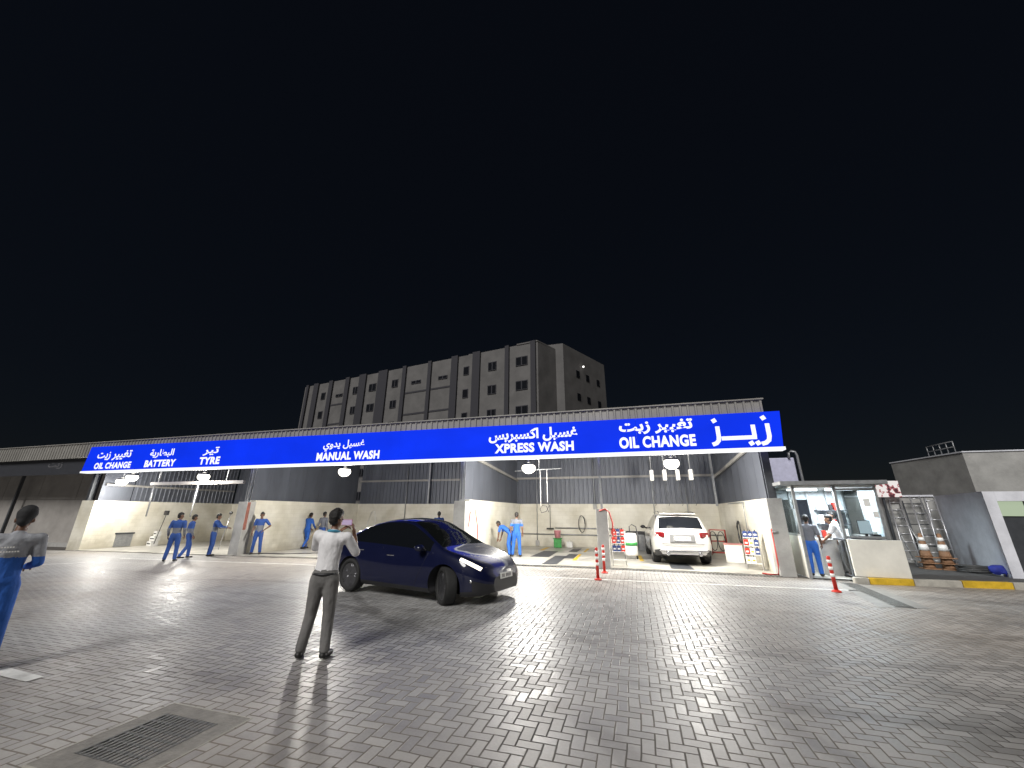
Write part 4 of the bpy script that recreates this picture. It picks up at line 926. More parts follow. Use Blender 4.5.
b = MB(); b.box(4.66, 6.60, 15.82, 15.86, .02, 2.5); b.build('rear_panel', mat('kiosk_rear', (.55, .60, .63), .4, var=.1), **K)
for x in (5.1, 5.62, 6.15):
    b = MB(); b.box(x-.03, x+.03, 15.76, 15.82, .02, 2.5); b.build('rear_mullion', M_['steel'], **K)
b = MB(); b.box(5.56, 6.78, 13.62, 13.68, .155, 1.08); b.bevel(.006, 1); b.build('counter_front', M_['cream'], **K)
b = MB(); b.box(5.52, 6.70, 13.68, 14.35, 1.04, 1.08); b.build('counter_top', M_['dark_steel'], **K)
b = MB(); b.box(5.30, 5.75, 14.75, 15.5, .02, 1.02); b.build('desk', M_['grey_render'], **K)
b = MB(); b.box(5.0, 5.08, 15.45, 15.8, .9, 1.9); b.build('shelf', M_['steel'], **K)
for x0, x1 in ((4.75, 5.55), (5.8, 6.5)):
    b = MB(); b.box(x0, x1, 14.75, 14.85, 2.44, 2.495); b.build('tube_light', M_['tube'], **K)
    ld = bpy.data.lights.new('tube', 'AREA'); ld.shape = 'RECTANGLE'; ld.size = .8; ld.size_y = .1; ld.energy = 95; ld.color = (.85, .94, 1)
    lo = bpy.data.objects.new('tube', ld); C.objects.link(lo); lo.parent = KT; lo.location = ((x0+x1)/2-5.6, .8, 2.42)
marking([(4.7,14.0),(6.6,14.0),(6.6,15.8),(4.7,15.8)], .03, M_['slab'], 'kiosk_floor')
t = empty('monitor', (6.25, 14.1, 1.08), R(8), 'small bright monitor standing on the kiosk counter behind the glass', 'monitor')
b = MB(); b.box(-.03, .03, 0, .03, 0, .15); b.box(-.12, .12, -.06, .06, 0, .012); b.build('stand', M_['black'], t)
b = MB(); b.box(-.17, .17, 0, .03, .13, .50); b.bevel(.006, 1); b.build('case', M_['black'], t)
b = MB(); b.box(-.155, .155, -.004, -.001, .145, .485); b.build('screen', M_['screen_on'], t)
t = empty('telephone', (5.98, 13.98+.12, 1.08), R(-10), 'black desk telephone and keypad on the kiosk counter', 'telephone')
b = MB(); b.box(-.11, .11, -.1, .1, 0, .05); b.bevel(.012, 2); b.build('base', M_['black'], t)
b = MB(); b.tube([(-.1,-.02,.075),(.1,-.02,.075)], .02, 8); b.build('handset', M_['black'], t)
t = empty('printer', (6.48, 14.15, 1.08), 0, 'squat dark receipt printer at the right end of the kiosk counter', 'printer')
b = MB(); b.box(-.09, .09, -.1, .1, 0, .13); b.bevel(.015, 2); b.build('case', M_['black'], t); b = MB(); b.box(-.05, .05, -.03, -.01, .13, .19); b.build('paper', M_['white'], t)
person('person in grey top and blue trousers standing in the kiosk doorway, back turned', (4.95, 14.42, .03), R(-25), GW, B_, 1, 1.66, vox=.018, sleeve=.6)
person('attendant in white shirt leaning over the desk inside the kiosk', (5.86, 14.62, .03), R(70), M_['shirt_w'], TG, 0, 1.72, vox=.018, lean=(R(22), 0), armL=((-.22, .20, 1.20), (-.12, .42, 1.12)), armR=((.22, .22, 1.20), (.10, .44, 1.12)), head=(0, R(-20)))
person('attendant with dark hair deeper in the kiosk behind the leaning one', (6.0, 15.35, .03), R(80), M_['shirt_w'], TG, 1, 1.76, vox=.02)
t = empty('tank_box', (5.35, 17.2, 0), 0, 'tall white tank box with lilac light in its colour rising behind the kiosk', 'tank')
b = MB(); b.box(-.75, .62, 0, .8, 0, 3.78); b.bevel(.03, 2); b.build('body', mat('white_panel_lilac_lit', (.58, .58, .74), .5, var=.08), t)  # white box, the lilac light on it put into its base colour
b = MB(); b.tube([(.45,-.06,3.75),(.45,-.06,3.95),(.55,-.06,4.02),(.68,-.06,3.98),(.72,-.06,3.85),(.75,-.06,.1)], .045, 8); b.build('bent_pipe', M_['steel'], t)

# ------------------------------------------------------------------ right side yard
b = MB(); b.faces([(5.5,13.48,.15),(16,14.55,.15),(16,24,.16),(6.9,24,.16),(6.9,14.3,.15),(5.5,14.0,.15)], [(0,1,2,3,4,5)])
tag(b.build('raised_paving', mat('raised_paving', (.10, .10, .10), .75, var=.15), normals=False), kind='structure')
KD = Vector((1, .108, 0)).normalized()
segs = [(5.42,5.76,'kerb'),(5.76,6.76,'yellow'),(6.76,7.80,'kerb'),(7.80,8.86,'yellow'),(8.86,9.9,'kerb'),(9.9,10.9,'yellow'),(10.9,12,'kerb')]
for x0, x1, m in segs:
    b = MB(); y = lambda x: 13.42+.108*(x-5.5)
    b.prism([(x0+.006, y(x0)), (x1-.006, y(x1)), (x1-.006, y(x1)+.15), (x0+.006, y(x0)+.15)], -.02, .152); b.bevel(.014, 2)
    tag(b.build('kerb', M_[m]), kind='structure')
t = empty('low_building', (10, 15, .15), 0, 'low pale rendered building with a lit greenish window at the right edge', 'building')
Lb = dict(parent=t, world=True)
b = MB(); b.prism([(9.5,14.72),(9.76,14.72),(9.76,15.1),(10.45,17.8),(10.2,17.9)], .1, 2.38); b.build('side_wall', M_['pale_render'], **Lb)
b = MB(); b.prism([(9.763,14.72),(18,14.72),(18,14.95),(9.763,14.95)], 2.12, 2.38); b.build('front_lintel', M_['pale_render'], **Lb)
b = MB(); b.prism([(10.02,14.95),(18,14.95),(18,19),(10.5,18)], 2.30, 2.37); b.build('roof', M_['grey_render'], **Lb)
b = MB(); b.prism([(10.5,16.6),(18,16.6),(18,16.8),(10.5,16.8)], .1, 2.3); b.build('rear_wall', M_['dark_steel'], **Lb)
for k in range(4):
    x = 9.80+k*.62
    b = MB(); b.box(x, x+.56, 14.82, 14.84, 1.72, 2.115); b.build('window', M_['greenwin'], **Lb)
    b = MB(); b.box(x+.56, x+.62, 14.78, 14.88, 1.69, 2.12); b.build('window_mullion', M_['dark_steel'], **Lb)
b = MB(); b.box(9.77, 18, 14.8, 14.9, .15, 1.69); b.build('front_panel', M_['dark_steel'], **Lb)
t = empty('alcove_wall', (9, 18.2, .15), 0, 'grey rendered wall at the back of the alcove where the ladders lean', 'wall')
b = MB(); b.prism([(7.0,18.62),(10.25,17.95),(10.25,18.2),(7.0,18.87)], .1, 2.36); b.build('wall', M_['grey_render'], t, True)
b = MB(); b.prism([(6.98,18.57),(10.2,17.91),(10.2,18.24),(6.98,18.9)], 2.362, 2.42); b.build('coping', M_['pale_render'], t, True)
t = empty('grey_block', (14, 21, .1), 0, 'grey flat roofed block rising behind the alcove wall', 'building')
b = MB(); b.prism([(12.75,20),(22,20),(22,26),(12.2,23.6)], .1, 4.12); b.build('wall', M_['grey_render'], t, True)
b = MB(); b.prism([(12.72,19.96),(22.05,19.96),(22.05,26.05),(12.17,23.66)], 4.122, 4.17); b.build('parapet', M_['pale_render'], t, True)
b = MB()
for k in range(5): b.tube([(12.75-.02*k, 20.3+k*.35, 4.17), (12.75-.02*k, 20.3+k*.35, 4.62)], .018, 6)
for z in (4.4, 4.62): b.tube([(12.75, 20.3, z), (12.67, 21.7, z)], .018, 6)
b.build('railing', M_['steel'], t, True)
t = empty('lit_panel', (8.0, 17.9, 2.2), 0, 'small bright white and red patterned panel beyond the kiosk roof', 'sign')
pm, pt, pb = new_mat('patterned_panel'); vo = pt.nodes.new('ShaderNodeTexNoise'); vo.inputs['Scale'].default_value = 5.5; vo.inputs['Detail'].default_value = 3
tc = pt.nodes.new('ShaderNodeTexCoord'); pt.links.new(tc.outputs['Object'], vo.inputs[0]); cr = pt.nodes.new('ShaderNodeValToRGB'); pt.links.new(vo.outputs['Fac'], cr.inputs[0])
cr.color_ramp.interpolation = 'CONSTANT'; cr.color_ramp.elements[0].color = (.06, .012, .02, 1); cr.color_ramp.elements[1].position = .49; cr.color_ramp.elements[1].color = (.9, .85, .82, 1)
e2 = cr.color_ramp.elements.new(.44); e2.color = (.45, .12, .13, 1)
pt.links.new(cr.outputs[0], pb.inputs['Emission Color']); pb.inputs['Emission Strength'].default_value = .9; pb.inputs['Base Color'].default_value = (.03, .02, .02, 1)
b = MB(); b.box(.3, 1.30, 0, .08, .15, .72); b.build('panel', pm, t); b = MB(); b.box(.75, .82, .1, .16, -2.1, .4); b.build('post', M_['dark_steel'], t)

def ladder(name, base, top, wd, rungs, label, m, across):
    t = empty(name, base, 0, label, 'ladder'); bb = Vector(base); tt = Vector(top)-bb; ac = Vector(across).normalized()*wd/2
    for q in (-1, 1):
        b = MB(); b.tube([ac*q, tt+ac*q*.8], .022, 6); b.build('rail', m, t)
    for k in range(rungs):
        f = (k+.7)/rungs; f = min(f, .97); b = MB(); b.tube([tt*f-ac*(1-.2*f), tt*f+ac*(1-.2*f)], .016, 6); b.build('rung', m, t)
    return t
AL = mat('aluminium', (.62, .62, .64), .35, metal=.7, var=.1)
ladder('ladder', (8.72, 17.2, .15), (9.15, 18.15, 2.25), .36, 8, 'tall straight aluminium ladder leaning at the left of the alcove wall', AL, (1, -.15, 0))
t = ladder('step_ladder', (9.45, 17.5, .15), (9.55, 17.95, 2.22), .62, 6, 'wide dark step ladder with broad treads behind the cone stacks', M_['dark_steel'], (1, -.2, 0))
t = ladder('step_ladder', (9.52, 16.95, .15), (9.86, 17.55, 2.3), .34, 7, 'slim aluminium step ladder standing open against the pale side wall', AL, (1, -.1, 0))
for q in (-1, 1):
    b = MB(); b.tube([Vector((.52+q*.16, .95, 0)), Vector((.36+q*.12, .60, 2.13))], .018, 6); b.build('rear_leg', AL, t)
t = ladder('ladder', (9.3, 17.05, .15), (9.62, 17.85, 2.36), .34, 9, 'second aluminium ladder leaning beside the open step ladder', AL, (1, -.1, 0))
t = ladder('ladder', (9.05, 17.3, .15), (9.0, 18.1, 1.95), .40, 7, 'shorter dull ladder leaning between the tall ladder and the wide step ladder', M_['steel'], (1, -.2, 0))
def cone(x, y, z, label):
    t = empty('traffic_cone', (x, y, z), random.uniform(-.2, .2), label, 'traffic cone', 'faded traffic cones stacked in the alcove')
    b = MB(); b.box(-.19, .19, -.19, .19, 0, .03); b.bevel(.01, 1); b.lathe([(.15,.03),(.135,.10),(.045,.70),(.03,.72)], 20); b.build('body', M_['cone'], t)
    b = MB(); b.lathe([(.115,.22),(.127,.22),(.100,.40),(.088,.40)], 20); b.lathe([(.070,.50),(.085,.50),(.068,.60),(.055,.60)], 20); b.build('reflective_band', M_['reflect'], t)
for k, lb in enumerate(('bottom cone of the left stack of faded cones', 'middle cone of the left stack of faded cones', 'top cone of the left stack of faded cones')): cone(8.62, 16.3, .15+k*.16, lb)
for k, lb in enumerate(('bottom cone of the right stack of faded cones', 'middle cone of the right stack of faded cones', 'top cone of the right stack of faded cones')): cone(9.04, 16.2, .15+k*.16, lb)
t = empty('hose_coil', (9.35, 15.7, .15), 0, 'dark hose lying coiled on the paving between cones and blue bag', 'hose')
b = MB(); pts = [((.36+.03*math.sin(a*.7))*math.cos(a), (.26+.02*math.cos(a*.9))*math.sin(a), .03+a*.007) for a in [k*.35 for k in range(70)]]; b.tube(pts, .022, 6); b.build('hose', M_['hose'], t)
b = MB(); b.box(-.12, .1, -.08, .08, .03, .1); b.bevel(.03, 2); b.build('nozzle', M_['white'], t)
t = empty('blue_bag', (9.42, 15.05, .15), R(-10), 'slumped bright blue bag lying at the foot of the pale side wall', 'bag')
bm = bmesh.new(); capsule(bm, (-.30, 0, .10), (.26, .02, .12), .13, .16, .95); capsule(bm, (-.05, -.05, .17), (.14, .03, .18), .12, .11); capsule(bm, (.2, -.04, .08), (.42, -.02, .07), .10, .07)
bmesh.ops.bisect_plane(bm, geom=list(bm.verts)+list(bm.edges)+list(bm.faces), plane_co=(0,0,.003), plane_no=(0,0,-1), clear_outer=True)
me = melt(bm, .018, 2); mesh_obj('body', me, M_['bag'], t)
b = MB(); b.tube([(-.15,-.02,.2),(-.05,-.04,.27),(.06,-.04,.27),(.14,-.02,.21)], .012, 6); b.build('handle', M_['bag'], t)

# ------------------------------------------------------------------ flexible posts
def flex_post(x, y, h, lean, label):
    t = empty('flexible_bollard', (x, y, g(x)+.002), 0, label, 'bollard', 'red and white flexible posts'); t.rotation_euler = (0, R(lean), 0)
    b = MB(); b.lathe([(.10,0),(.10,.015),(.075,.035),(.052,.05)], 24); b.build('base', M_['red'], t)
    b = MB(); b.lathe([(.042,.03),(.040,h-.04),(.034,h-.01),(.012,h)], 20); b.build('post', M_['red'], t)
    for k in range(3):
        z = h-.16-k*.15; b = MB(); b.lathe([(.0405,z),(.0435,z),(.0435,z+.075),(.0405,z+.075)], 20); b.build('reflective_band', M_['reflect'], t)
flex_post(-1.1, 11.8, .82, 0, 'nearer red and white post of the pair in front of the bay pillar')
flex_post(-1.02, 13.15, .80, 0, 'farther red and white post of the pair, close to the bay pillar')
flex_post(4.4, 11.92, .78, -1, 'red post with white bands standing alone before the kiosk door')

# ------------------------------------------------------------------ bay equipment
bot = {}
for nm in ('red', 'navy', 'white'):
    b = MB(); b.box(-.065, .065, -.03, .03, 0, .19); b.bevel(.012, 2); b.mi = 1; b.lathe([(.028,.185),(.018,.205),(.018,.235),(.005,.238)], 12); b.mi = 2; b.box(-.04, .04, -.0335, -.0305, .06, .11)
    bot[nm] = b.build('oil_bottle', None); bot[nm].data.materials.append(M_[nm]); bot[nm].data.materials.append(M_['black']); bot[nm].data.materials.append(M_['white' if nm != 'white' else 'yellow'])
used = set()
def display_stand(x, y, rz, label, rows, where):
    t = empty('display_stand', (x, y, .022), rz, label, 'display stand')
    for q in (-1, 1):
        b = MB(); b.tube([(q*.22, -.16, 0), (q*.22, .06, 1.12), (q*.22, .2, 0)], .014, 6); b.build('side_frame', M_['white'], t)
    for k in range(4):
        b = MB(); yk = -.15+.20*(.2+k*.26)*.9; b.box(-.22, .22, yk-.04, yk+.11, .18+k*.26, .195+k*.26); b.build('shelf', M_['white'], t)
    for k, row in enumerate(rows):
        yk = -.15+.20*(.2+k*.26)*.9+.02
        for q, c in enumerate(row):
            src = bot[c]; o = src if c not in used else src.copy()
            if c in used: C.objects.link(o)
            used.add(c)
            v = Vector((-.145+q*.145, yk, .195+k*.26)); v.rotate(Matrix.Rotation(rz, 3, 'Z')); o.location = v+Vector((x, y, .022)); o.rotation_euler.z = rz
            tag(o, '%s oil bottle on the %s shelf of the display stand %s' % ({'red':'red','navy':'navy blue','white':'white'}[c], ('lowest','second','third','top')[k], where), 'bottle', 'oil bottles on the display stands')
display_stand(-.62, 14.95, R(4), 'folding display stand of red and navy oil bottles beside the bay pillar', [(), ('navy','navy','red'), ('red','navy','red'), ('red','navy','red')], 'by the pillar')
display_stand(3.62, 15.45, R(-18), 'folding display stand of oil bottles against the right bay wall', [('white','white'), ('red','white','navy'), ('red','white','navy'), ('navy','navy','navy')], 'by the right wall')
rx = [.85, 1.37, 1.89, 2.40]; order = ('first from the left', 'second from the left', 'third from the left', 'last on the right')
for x, od in zip(rx, order):
    t = empty('hose_reel', (x, 18, 3.06), 0, 'white hanging hose reel above the white car, '+od, 'hose reel', 'white hose reels hanging over the white car')
    b = MB(); b.box(-.075, .075, -.18, .18, 0, .44); b.bevel(.03, 3); b.build('case', M_['white'], t)
    b = MB(); b.tube([(0,0,.44),(0,0,1.9)], .015, 6); b.build('hanger', M_['steel'], t)
    pts = [(.02+.05*math.sin(k*.9)*min(1,k/6), .03*math.cos(k*.9), -.06*k) for k in range(18)]; b = MB(); b.tube([(0,0,.02)]+pts, .011, 6); b.build('hose', M_['hose'], t)
t = empty('overhead_boom', (-3.9, 17.0, 3.5), 0, 'thin overhead washing boom with two drop pipes in the express bay', 'boom')
b = MB(); b.tube([(-1.1,0,.0),(1.0,.1,.08)], .02, 8); b.tube([(0,0.05,.04),(0,.05,1.4)], .02, 8); b.build('arm', M_['steel'], t)
for x, z in ((.35,-1.35),(.05,-1.5)):
    b = MB(); b.tube([(x,.06,.05),(x+.01,.06,z)], .014, 6); b.build('drop_pipe', M_['white'], t)
b = MB(); b.tube([(.36,.06,-1.35),(.42,.05,-1.5),(.30,.02,-1.72),(.10,0,-1.78),(.02,.05,-1.62),(.12,.1,-1.48),(.30,.1,-1.5),(.40,.04,-1.75)], .014, 6); b.build('hose', M_['hose'], t)
t = empty('floor_squeegee', (-4.45, 22.0, .85), 0, 'black squeegee hanging head down on the express bay rear wall', 'squeegee')
b = MB(); b.tube([(0,0,.1),(0,.02,1.3)], .016, 6); b.build('handle', M_['black'], t); b = MB(); b.box(-.2, .2, -.03, .03, .02, .10); b.build('head', M_['black'], t)
t = empty('wall_hose', (-2.75, 22.0, .55), 0, 'dark hose looped on a hook on the express bay rear wall', 'hose')
b = MB(); pts = [(.17*math.cos(a)+.01*k*.1, -.01*k*.2, .62+.42*math.sin(a)) for k, a in enumerate([q*.35 for q in range(40)])]; b.tube([(p[0], max(p[1], -.1), p[2]) for p in pts], .017, 6); b.build('hose', M_['hose'], t)
t = empty('wheelie_bin', (-3.95, 21.4, .02), R(8), 'green bin standing by the rear wall of the express bay', 'bin')
b = MB(); b.prism([(-.2,-.18),(.2,-.18),(.2,.18),(-.2,.18)], 0, .42); b.bevel(.03, 2); b.build('body', M_['green'], t); b = MB(); b.box(-.23, .23, -.21, .21, .422, .46); b.bevel(.01, 1); b.build('rim', M_['green'], t)
t = empty('bucket', (-3.95, 21.4, .482), 0, 'pink bucket standing on top of the green bin', 'bucket')
b = MB(); b.lathe([(.13,0),(.18,.36),(.19,.37),(.17,.37),(.12,.02)], 20); b.build('body', M_['pink'], t); b = MB(); b.tube([(.18*math.cos(a), 0, .36+.16*math.sin(a)) for a in [k*math.pi/10 for k in range(11)]], .006, 5); b.build('handle', M_['steel'], t)
t = empty('jerry_can', (-3.35, 21.5, .02), 0, 'small pale canister beside the green bin', 'canister')
b = MB(); b.box(-.15, .15, -.1, .1, 0, .3); b.bevel(.03, 2); b.lathe([(.03,.29),(.03,.34)], 10); b.build('body', M_['white'], t)
t = empty('oil_dispenser', (-.25, 17.2, .02), R(10), 'white barrel oil dispenser on wheels behind the left display stand', 'oil dispenser')
b = MB(); b.lathe([(.02,.12),(.24,.14),(.26,.2),(.26,.85),(.22,.95),(.03,.97)], 24); b.build('barrel', M_['white'], t)
b = MB(); b.lathe([(.265,.5),(.268,.5),(.268,.62),(.265,.62)], 24); b.build('green_band', M_['green'], t)
b = MB(); b.tube([(0,0,.95),(0,0,1.2),(.1,0,1.28),(.25,-.05,1.2),(.3,-.1,.8),(.28,-.15,.4)], .02, 7); b.build('hose', M_['hose'], t)
for q in (-1, 1):
    b = MB(); b.lathe([(.02,-.02),(.09,-.02),(.09,.02),(.02,.02)], 16, 'x', (q*.22, 0, .09)); b.build('wheel', M_['rubber'], t)
t = empty('tool_cabinet', (.15, 21.5, .02), 0, 'grey steel cabinet with dark top against the rear wall left of the white car', 'cabinet')
b = MB(); b.box(-.6, .6, -.3, .3, 0, .72); b.bevel(.01, 1)
b.build('body', M_['steel'], t); b = MB(); b.box(-.63, .63, -.33, .33, .722, .86); b.build('top', M_['black'], t)
for k in range(3):
    b = MB(); b.box(-.55+k*.38, -.21+k*.38, -.315, -.302, .08, .64); o = b.build('door', M_['steel'], t)
t = empty('hose_trolley', (3.35, 19.6, .02), R(-15), 'red framed trolley holding looped dark hoses to the right of the white car', 'trolley')
b = MB()
for x in (-.3, .3): b.tube([(x,-.2,.05),(x,-.2,1.05),(x,.2,1.05),(x,.2,.05)], .018, 6)
for z in (.15, .6, 1.05): b.tube([(-.3,-.2,z),(.3,-.2,z)], .016, 6); b.tube([(-.3,.2,z),(.3,.2,z)], .016, 6)
b.build('frame', M_['redhose'], t)
for x in (-.15, .15):
    b = MB(); b.tube([(x+.02*math.sin(k), -.22+.05*math.sin(k*.5), .6+.42*math.sin(k*.4)) if False else (x+.14*math.cos(k*.4), -.24-.003*k, .62+.38*math.sin(k*.4)) for k in range(34)], .016, 6); b.build('hose', M_['hose'], t)
t = empty('wall_hose', (3.85, 17.9, .5), 0, 'tall loop of dark hose hanging on the right bay side wall', 'hose')
b = MB(); b.tube([(0.02*math.sin(k), .22*math.cos(k*.4), .55+.42*math.sin(k*.4)) for k in range(34)], .018, 6); b.build('hose', M_['hose'], t)
t = empty('small_cabinet', (3.45, 17.4, .02), R(-12), 'low pale cabinet with reddish top near the right bay wall', 'cabinet')
b = MB(); b.box(-.3, .3, -.2, .2, 0, .62); b.bevel(.012, 1); b.build('body', M_['cream'], t); b = MB(); b.box(-.32, .32, -.22, .22, .622, .66); b.build('top', mat('faded_red_top', (.5, .22, .2), .6), t)
b = MB(); b.box(-.27, .27, -.208, -.202, .05, .57); b.build('door', M_['white'], t)
t = empty('red_hose', (-.86, 14.4, 0), 0, 'red hose hooked on the low pillar beside the two posts', 'hose')
b = MB(); b.tube([(-.3,-.12,1.8),(-.1,-.14,1.86),(.04,-.1,1.75),(.12,-.08,1.4),(.10,-.1,1.0),(.22,-.1,.85),(.2,-.05,1.15),(.06,-.03,1.2)], .024, 7); b.build('hose', M_['redhose'], t)
t = empty('red_hose', (3.93, 14.5, 0), 0, 'red pipe running down the edge of the right end pillar to the floor', 'hose')
b = MB(); b.tube([(.02,-.24,1.3),(.02,-.24,.3),(-.02,-.26,.05),(-.25,-.28,.045),(-.4,-.1,.045)], .022, 7); b.build('pipe', M_['redhose'], t)
b = MB(); b.tube([(.02,-.25,1.22),(.2,-.25,1.22)], .02, 6); b.build('tap', M_['steel'], t)
t = empty('wall_hose', (-6.15, 14.6, 0), 0, 'thin red hose draped beside the pillar behind the dark blue car', 'hose')
b = MB(); b.tube([(.02,0,1.2),(.05,.02,1.7),(.12,.06,2.0),(.22,.12,1.8),(.3,.2,1.2),(.3,.25,.7)], .018, 6); b.build('hose', M_['redhose'], t)
t = empty('wall_hose', (-15.1, 20.5, 0), 0, 'thin pale hose looping upward beside the raised phone', 'hose')
b = MB(); b.tube([(0,0,.3),(.1,0,1.1),(.3,0,1.7),(.5,0,1.75),(.6,0,1.2),(.5,0,.5)], .018, 6); b.build('hose', M_['white'], t)
t = empty('floor_hose', at(-14.5, 15.6, .025), 0, 'long dark hose trailing over the floor of the manual wash bay', 'hose')
b = MB(); pts = []
for k in range(30):
    x = -2.4+k*.19; yy = -1.0+.12*k*.6+.15*math.sin(k*.5); pts.append((x, yy, g(-14.5+x)-g(-14.5)+.02))
b.tube(pts, .022, 6); b.build('hose', M_['hose'], t)
# tyre bay
t = empty('overhead_gantry', (-20.4, 15.0, g(-20)), 0, 'grey steel gantry beam on thin poles in the tyre bay', 'gantry')
b = MB(); b.box(-4.6, 2.0, -.07, .07, 3.20, 3.36); b.bevel(.01, 1); b.build('beam', M_['annex'], t)
for x in (-4.3, -1.1): b = MB(); b.tube([(x,0,1.6),(x,0,3.20)], .035, 8); b.build('pole', M_['steel'], t)
for x in (-4.1, .8): b = MB(); b.tube([(x,0,3.36),(x,0,4.95)], .03, 8); b.build('hanger', M_['steel'], t)
for (x, y, z, wd, lb) in ((-27.3,17.3,0,.5,'bottom pale crate of the small pile by the tyre bay wall'), (-27.28,17.35,.27,.42,'middle pale crate of the small pile by the tyre bay wall'), (-27.25,17.4,.54,.34,'top pale crate of the small pile by the tyre bay wall')):
    t = empty('crate', (x, y, g(x)+.021+z), random.uniform(-.2, .2), lb, 'crate', 'pale crates piled by the tyre bay wall')
    b = MB(); h = wd/2; b.box(-h, h, -h*.7, -h*.7+.02, 0, .25); b.box(-h, h, h*.7-.02, h*.7, 0, .25); b.box(-h, -h+.02, -h*.7+.02, h*.7-.02, 0, .25); b.box(h-.02, h, -h*.7+.02, h*.7-.02, 0, .25); b.box(-h+.02, h-.02, -h*.7+.02, h*.7-.02, 0, .02); b.build('body', M_['white'], t)
    b = MB(); b.box(-h*.8, h*.8, -h*.7-.004, -h*.7, .09, .15); b.build('hand_slot', M_['black'], t)
t = empty('pressure_lance', (-27.0, 17.2, g(-27)+.02), 0, 'upright dark lance with a square head left of the blue workers', 'lance')
b = MB(); b.tube([(0,0,.1),(.05,.2,1.7)], .02, 6); b.build('pole', M_['black'], t); b = MB(); b.box(-.12, .22, .15, .25, 1.70, 1.95); b.bevel(.02, 1); b.build('head', M_['black'], t)
t = empty('tyre_stand', (-18.35, 15.6, g(-18)), R(10), 'grey metal tool stand behind the worker at the red-brown pillar', 'stand')
b = MB()
for x in (-.5, .5):
    for y in (-.2, .2): b.tube([(x,y,0),(x,y,1.25)], .02, 6)
for z in (.35, .8, 1.25): b.box(-.52, .52, -.22, .22, z, z+.02)
b.build('rack', M_['steel'], t)
t = empty('wall_broom', (-20.6, 16.2, g(-20)+.02), 0, 'mop leaning upright on the tyre bay wall between two workers', 'mop')
b = MB(); b.tube([(-.05,0,0),(.1,.14,1.75)], .016, 6); b.build('handle', M_['steel'], t); b = MB(); b.ball((.1,.13,1.8), .12, 1, .6, .7, 10); b.build('head', M_['black'], t)

# ------------------------------------------------------------------ apartment block far behind
t = empty('apartment_block', (-30, 52, 0), 0, 'dim apartment block with dark vertical stripes rising behind the car wash', 'building')
A = dict(parent=t, world=True)
P0, P1 = Vector((-10.2, 45, 0)), Vector((-55, 52.6, 0)); fd = (P1-P0); FL = fd.length; fd.normalize(); fn = Vector((fd.y, -fd.x, 0)); fn = -fn if fn.y > 0 else fn
P3 = Vector((-3.0, 59.7, 0)); P2 = P3+(P1-P0)
ht_ = 23.0
b = MB(); b.prism([(p.x, p.y) for p in (P0, P3, P2, P1)], 0, ht_); b.build('wall', M_['block_dark'], **A)
def on_front(s, dep): v = P0+fd*s+fn*dep; return (v.x, v.y)
# dark stripes at their distances along the front
stripes = [(0.25,.7),(4.1,.6),(8.6,1.2),(12.3,1.1),(17.0,.6),(21.8,.7),(25.6,1.9),(30.2,1.5),(34.0,.9),(38.0,.9),(41.6,1.2),(44.2,.6)]
for s0, wd in stripes:
    b = MB(); q = [on_front(s0, .02), on_front(s0+wd, .02), on_front(s0+wd, .30), on_front(s0, .30)]; b.prism(q, 0, ht_+.15); b.build('stripe', M_['stripe_dark'], **A)
cols = [(2.3,1.7,1),(6.7,1.3,1),(10.9,.9,1),(14.9,1.6,0),(19.8,1.8,0),(24.0,1.2,1),(28.7,1.5,1),(32.5,1.1,1),(36.2,1.6,0),(40.2,1.0,1)]
for s0, wd, dbl in cols:
    for fl in range(6):
        z = ht_-3.0-fl*3.35
        if not dbl and fl % 2: continue
        b = MB(); q = [on_front(s0-wd/2, .01), on_front(s0+wd/2, .01), on_front(s0+wd/2, .10), on_front(s0-wd/2, .10)]; b.prism(q, z, z+(1.25 if dbl else .5)); fr = b.build('window', M_['stripe_dark'], **A)
        for k in range(2 if wd > 1 else 1):
            n = 2 if wd > 1 else 1; a0 = s0-wd/2+.08+k*(wd/n); a1 = a0+wd/n-.16
            b = MB(); q = [on_front(a0, .105), on_front(a1, .105), on_front(a1, .12), on_front(a0, .12)]; b.prism(q, z+.1, z+(1.15 if dbl else .42)); b.build('pane', M_['win_dark'], fr, True)
for fl in range(5):                                          # string courses
    z = ht_-4.4-fl*3.35
    for s0, s1 in ((12.9+.6,17.0),(17.7,21.8),(34.95,38.0)):
        b = MB(); q = [on_front(s0, .01), on_front(s1, .01), on_front(s1, .06), on_front(s0, .06)]; b.prism(q, z, z+.25); b.build('string_course', M_['stripe_dark'], **A)
# rear wing, a little higher
sdv = (P3-P0).normalized(); r0 = P0+sdv*4.2+Vector((.9, -.3, 0))
b = MB(); b.prism([(r0.x, r0.y), ((r0+sdv*11).x, (r0+sdv*11).y), ((r0+sdv*11).x-14, (r0+sdv*11).y), (r0.x-14, r0.y)], 0, ht_+.9); b.build('rear_wing', M_['block_dark'], **A)
for fl in range(5):
    for s0 in (3.0, 5.5, 8.4):
        z = ht_-3.2-fl*3.35; p = r0+sdv*s0; q = p+sdv*.8; nn = Vector((sdv.y, -sdv.x, 0))*.05
        b = MB(); b.prism([(p.x, p.y), ((p+nn).x, (p+nn).y), ((q+nn).x, (q+nn).y), (q.x, q.y)], z, z+1.0); b.build('window', M_['win_dark'], **A)
b = MB(); b.prism([(p.x, p.y) for p in (P0+fn*.1, P0+sdv*4, P0+sdv*4+fd*3, P0+fd*3+fn*.1)], ht_+.002, ht_+.18); b.build('parapet', M_['block_dark'], **A)

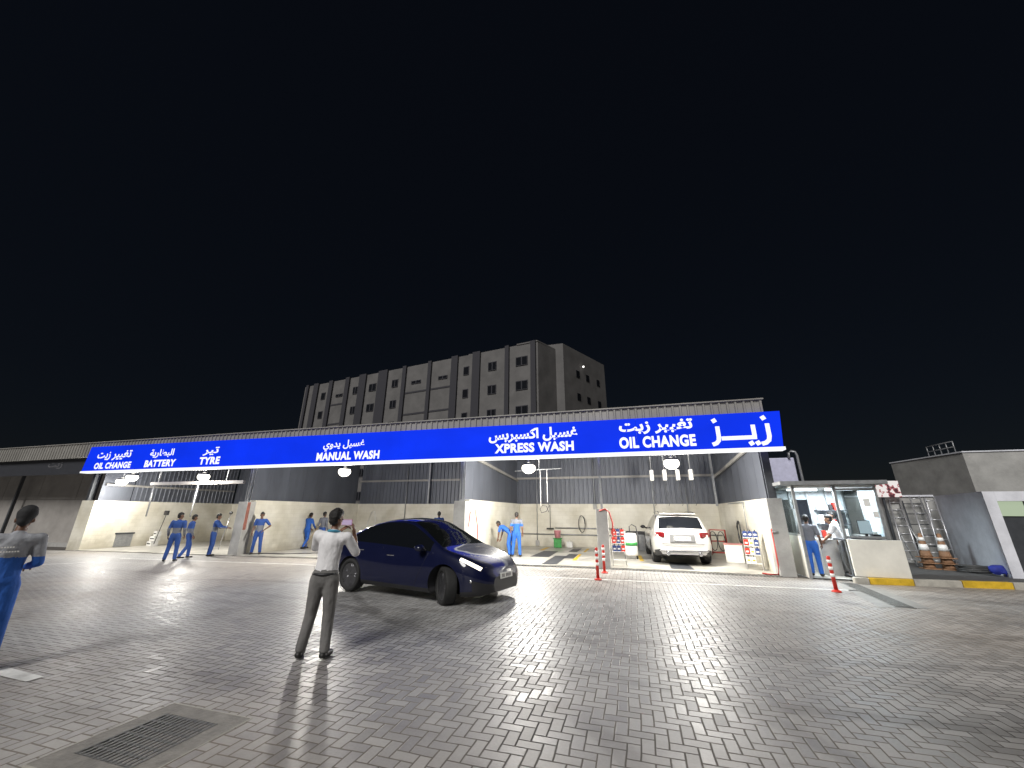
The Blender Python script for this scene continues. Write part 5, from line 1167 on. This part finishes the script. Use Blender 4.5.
# small fittings: conduits, junction boxes, notices, kiosk clutter
for k, (x, y, z0, z1) in enumerate(((-5.2,22.12,.3,4.6),(-2.0,22.12,2.2,4.6),(1.0,22.12,.8,4.6),(2.6,22.12,.8,3.0),(-9.8,22.12,.4,4.4),(-13.6,22.12,1.0,4.4))):
    b = MB(); b.tube([(x,y,z0),(x,y,z1)], .022, 6); b.build('conduit', M_['steel'], **W)
    b = MB(); b.box(x-.1, x+.1, y-.03, y+.06, z0-.28, z0); b.bevel(.008, 1); b.build('junction_box', M_['grey_render'], **W)
b = MB(); b.tube([(3.93,17,.9),(3.93,17,2.15),(3.93,19.5,2.15)], .02, 6); b.build('conduit', M_['steel'], **W)
for x, z, wd, h in ((6.30,1.95,.16,.22),(6.46,1.65,.12,.17)):
    b = MB(); b.box(x, x+wd, 13.93, 13.938, z, z+h); b.build('notice', M_['white'], **K)
b = MB()
for k in range(3): b.box(5.72, 6.55, 15.55, 15.8, 1.0+k*.42, 1.03+k*.42)
b.build('rear_shelf', M_['dark_steel'], **K)
random.seed(3)
for k in range(3):
    x = 5.76; nc = 0
    while x < 6.45:
        wd = random.uniform(.06, .16); h = random.uniform(.12, .3); c = random.choice(['navy', 'white', 'red', 'black', 'cream', 'black'])
        t = empty('carton', (x+wd/2, 15.66, 1.031+k*.42), 0, '%s carton %s on the %s kiosk shelf' % ({'navy':'dark blue','white':'white','red':'red','black':'black','cream':'cream'}[c], ('at the left end', 'second from the left end', 'third from the left end', 'fourth from the left end', 'fifth from the left end', 'sixth from the left end', 'seventh from the left end')[nc], ('lowest','middle','top')[k]), 'carton', 'cartons on the kiosk rear shelves')
        b = MB(); b.box(-wd/2+.008, wd/2-.008, -.08, .08, 0, h); b.bevel(.006, 1); b.build('body', M_[c], t); x += wd+.02; nc += 1
b = MB(); b.box(4.70, 5.05, 15.78, 15.815, .9, 2.2); b.build('rear_window', M_['win_dark'], **K)
b = MB(); b.box(5.12, 5.58, 15.78, 15.815, 1.1, 2.2); b.build('rear_window', M_['win_dark'], **K)
b = MB(); b.ball((-5.2, 52.2, 21.6), .14); b.build('wall_lamp', emit('far_lamp', (1, .96, .9), 2.5), **A)
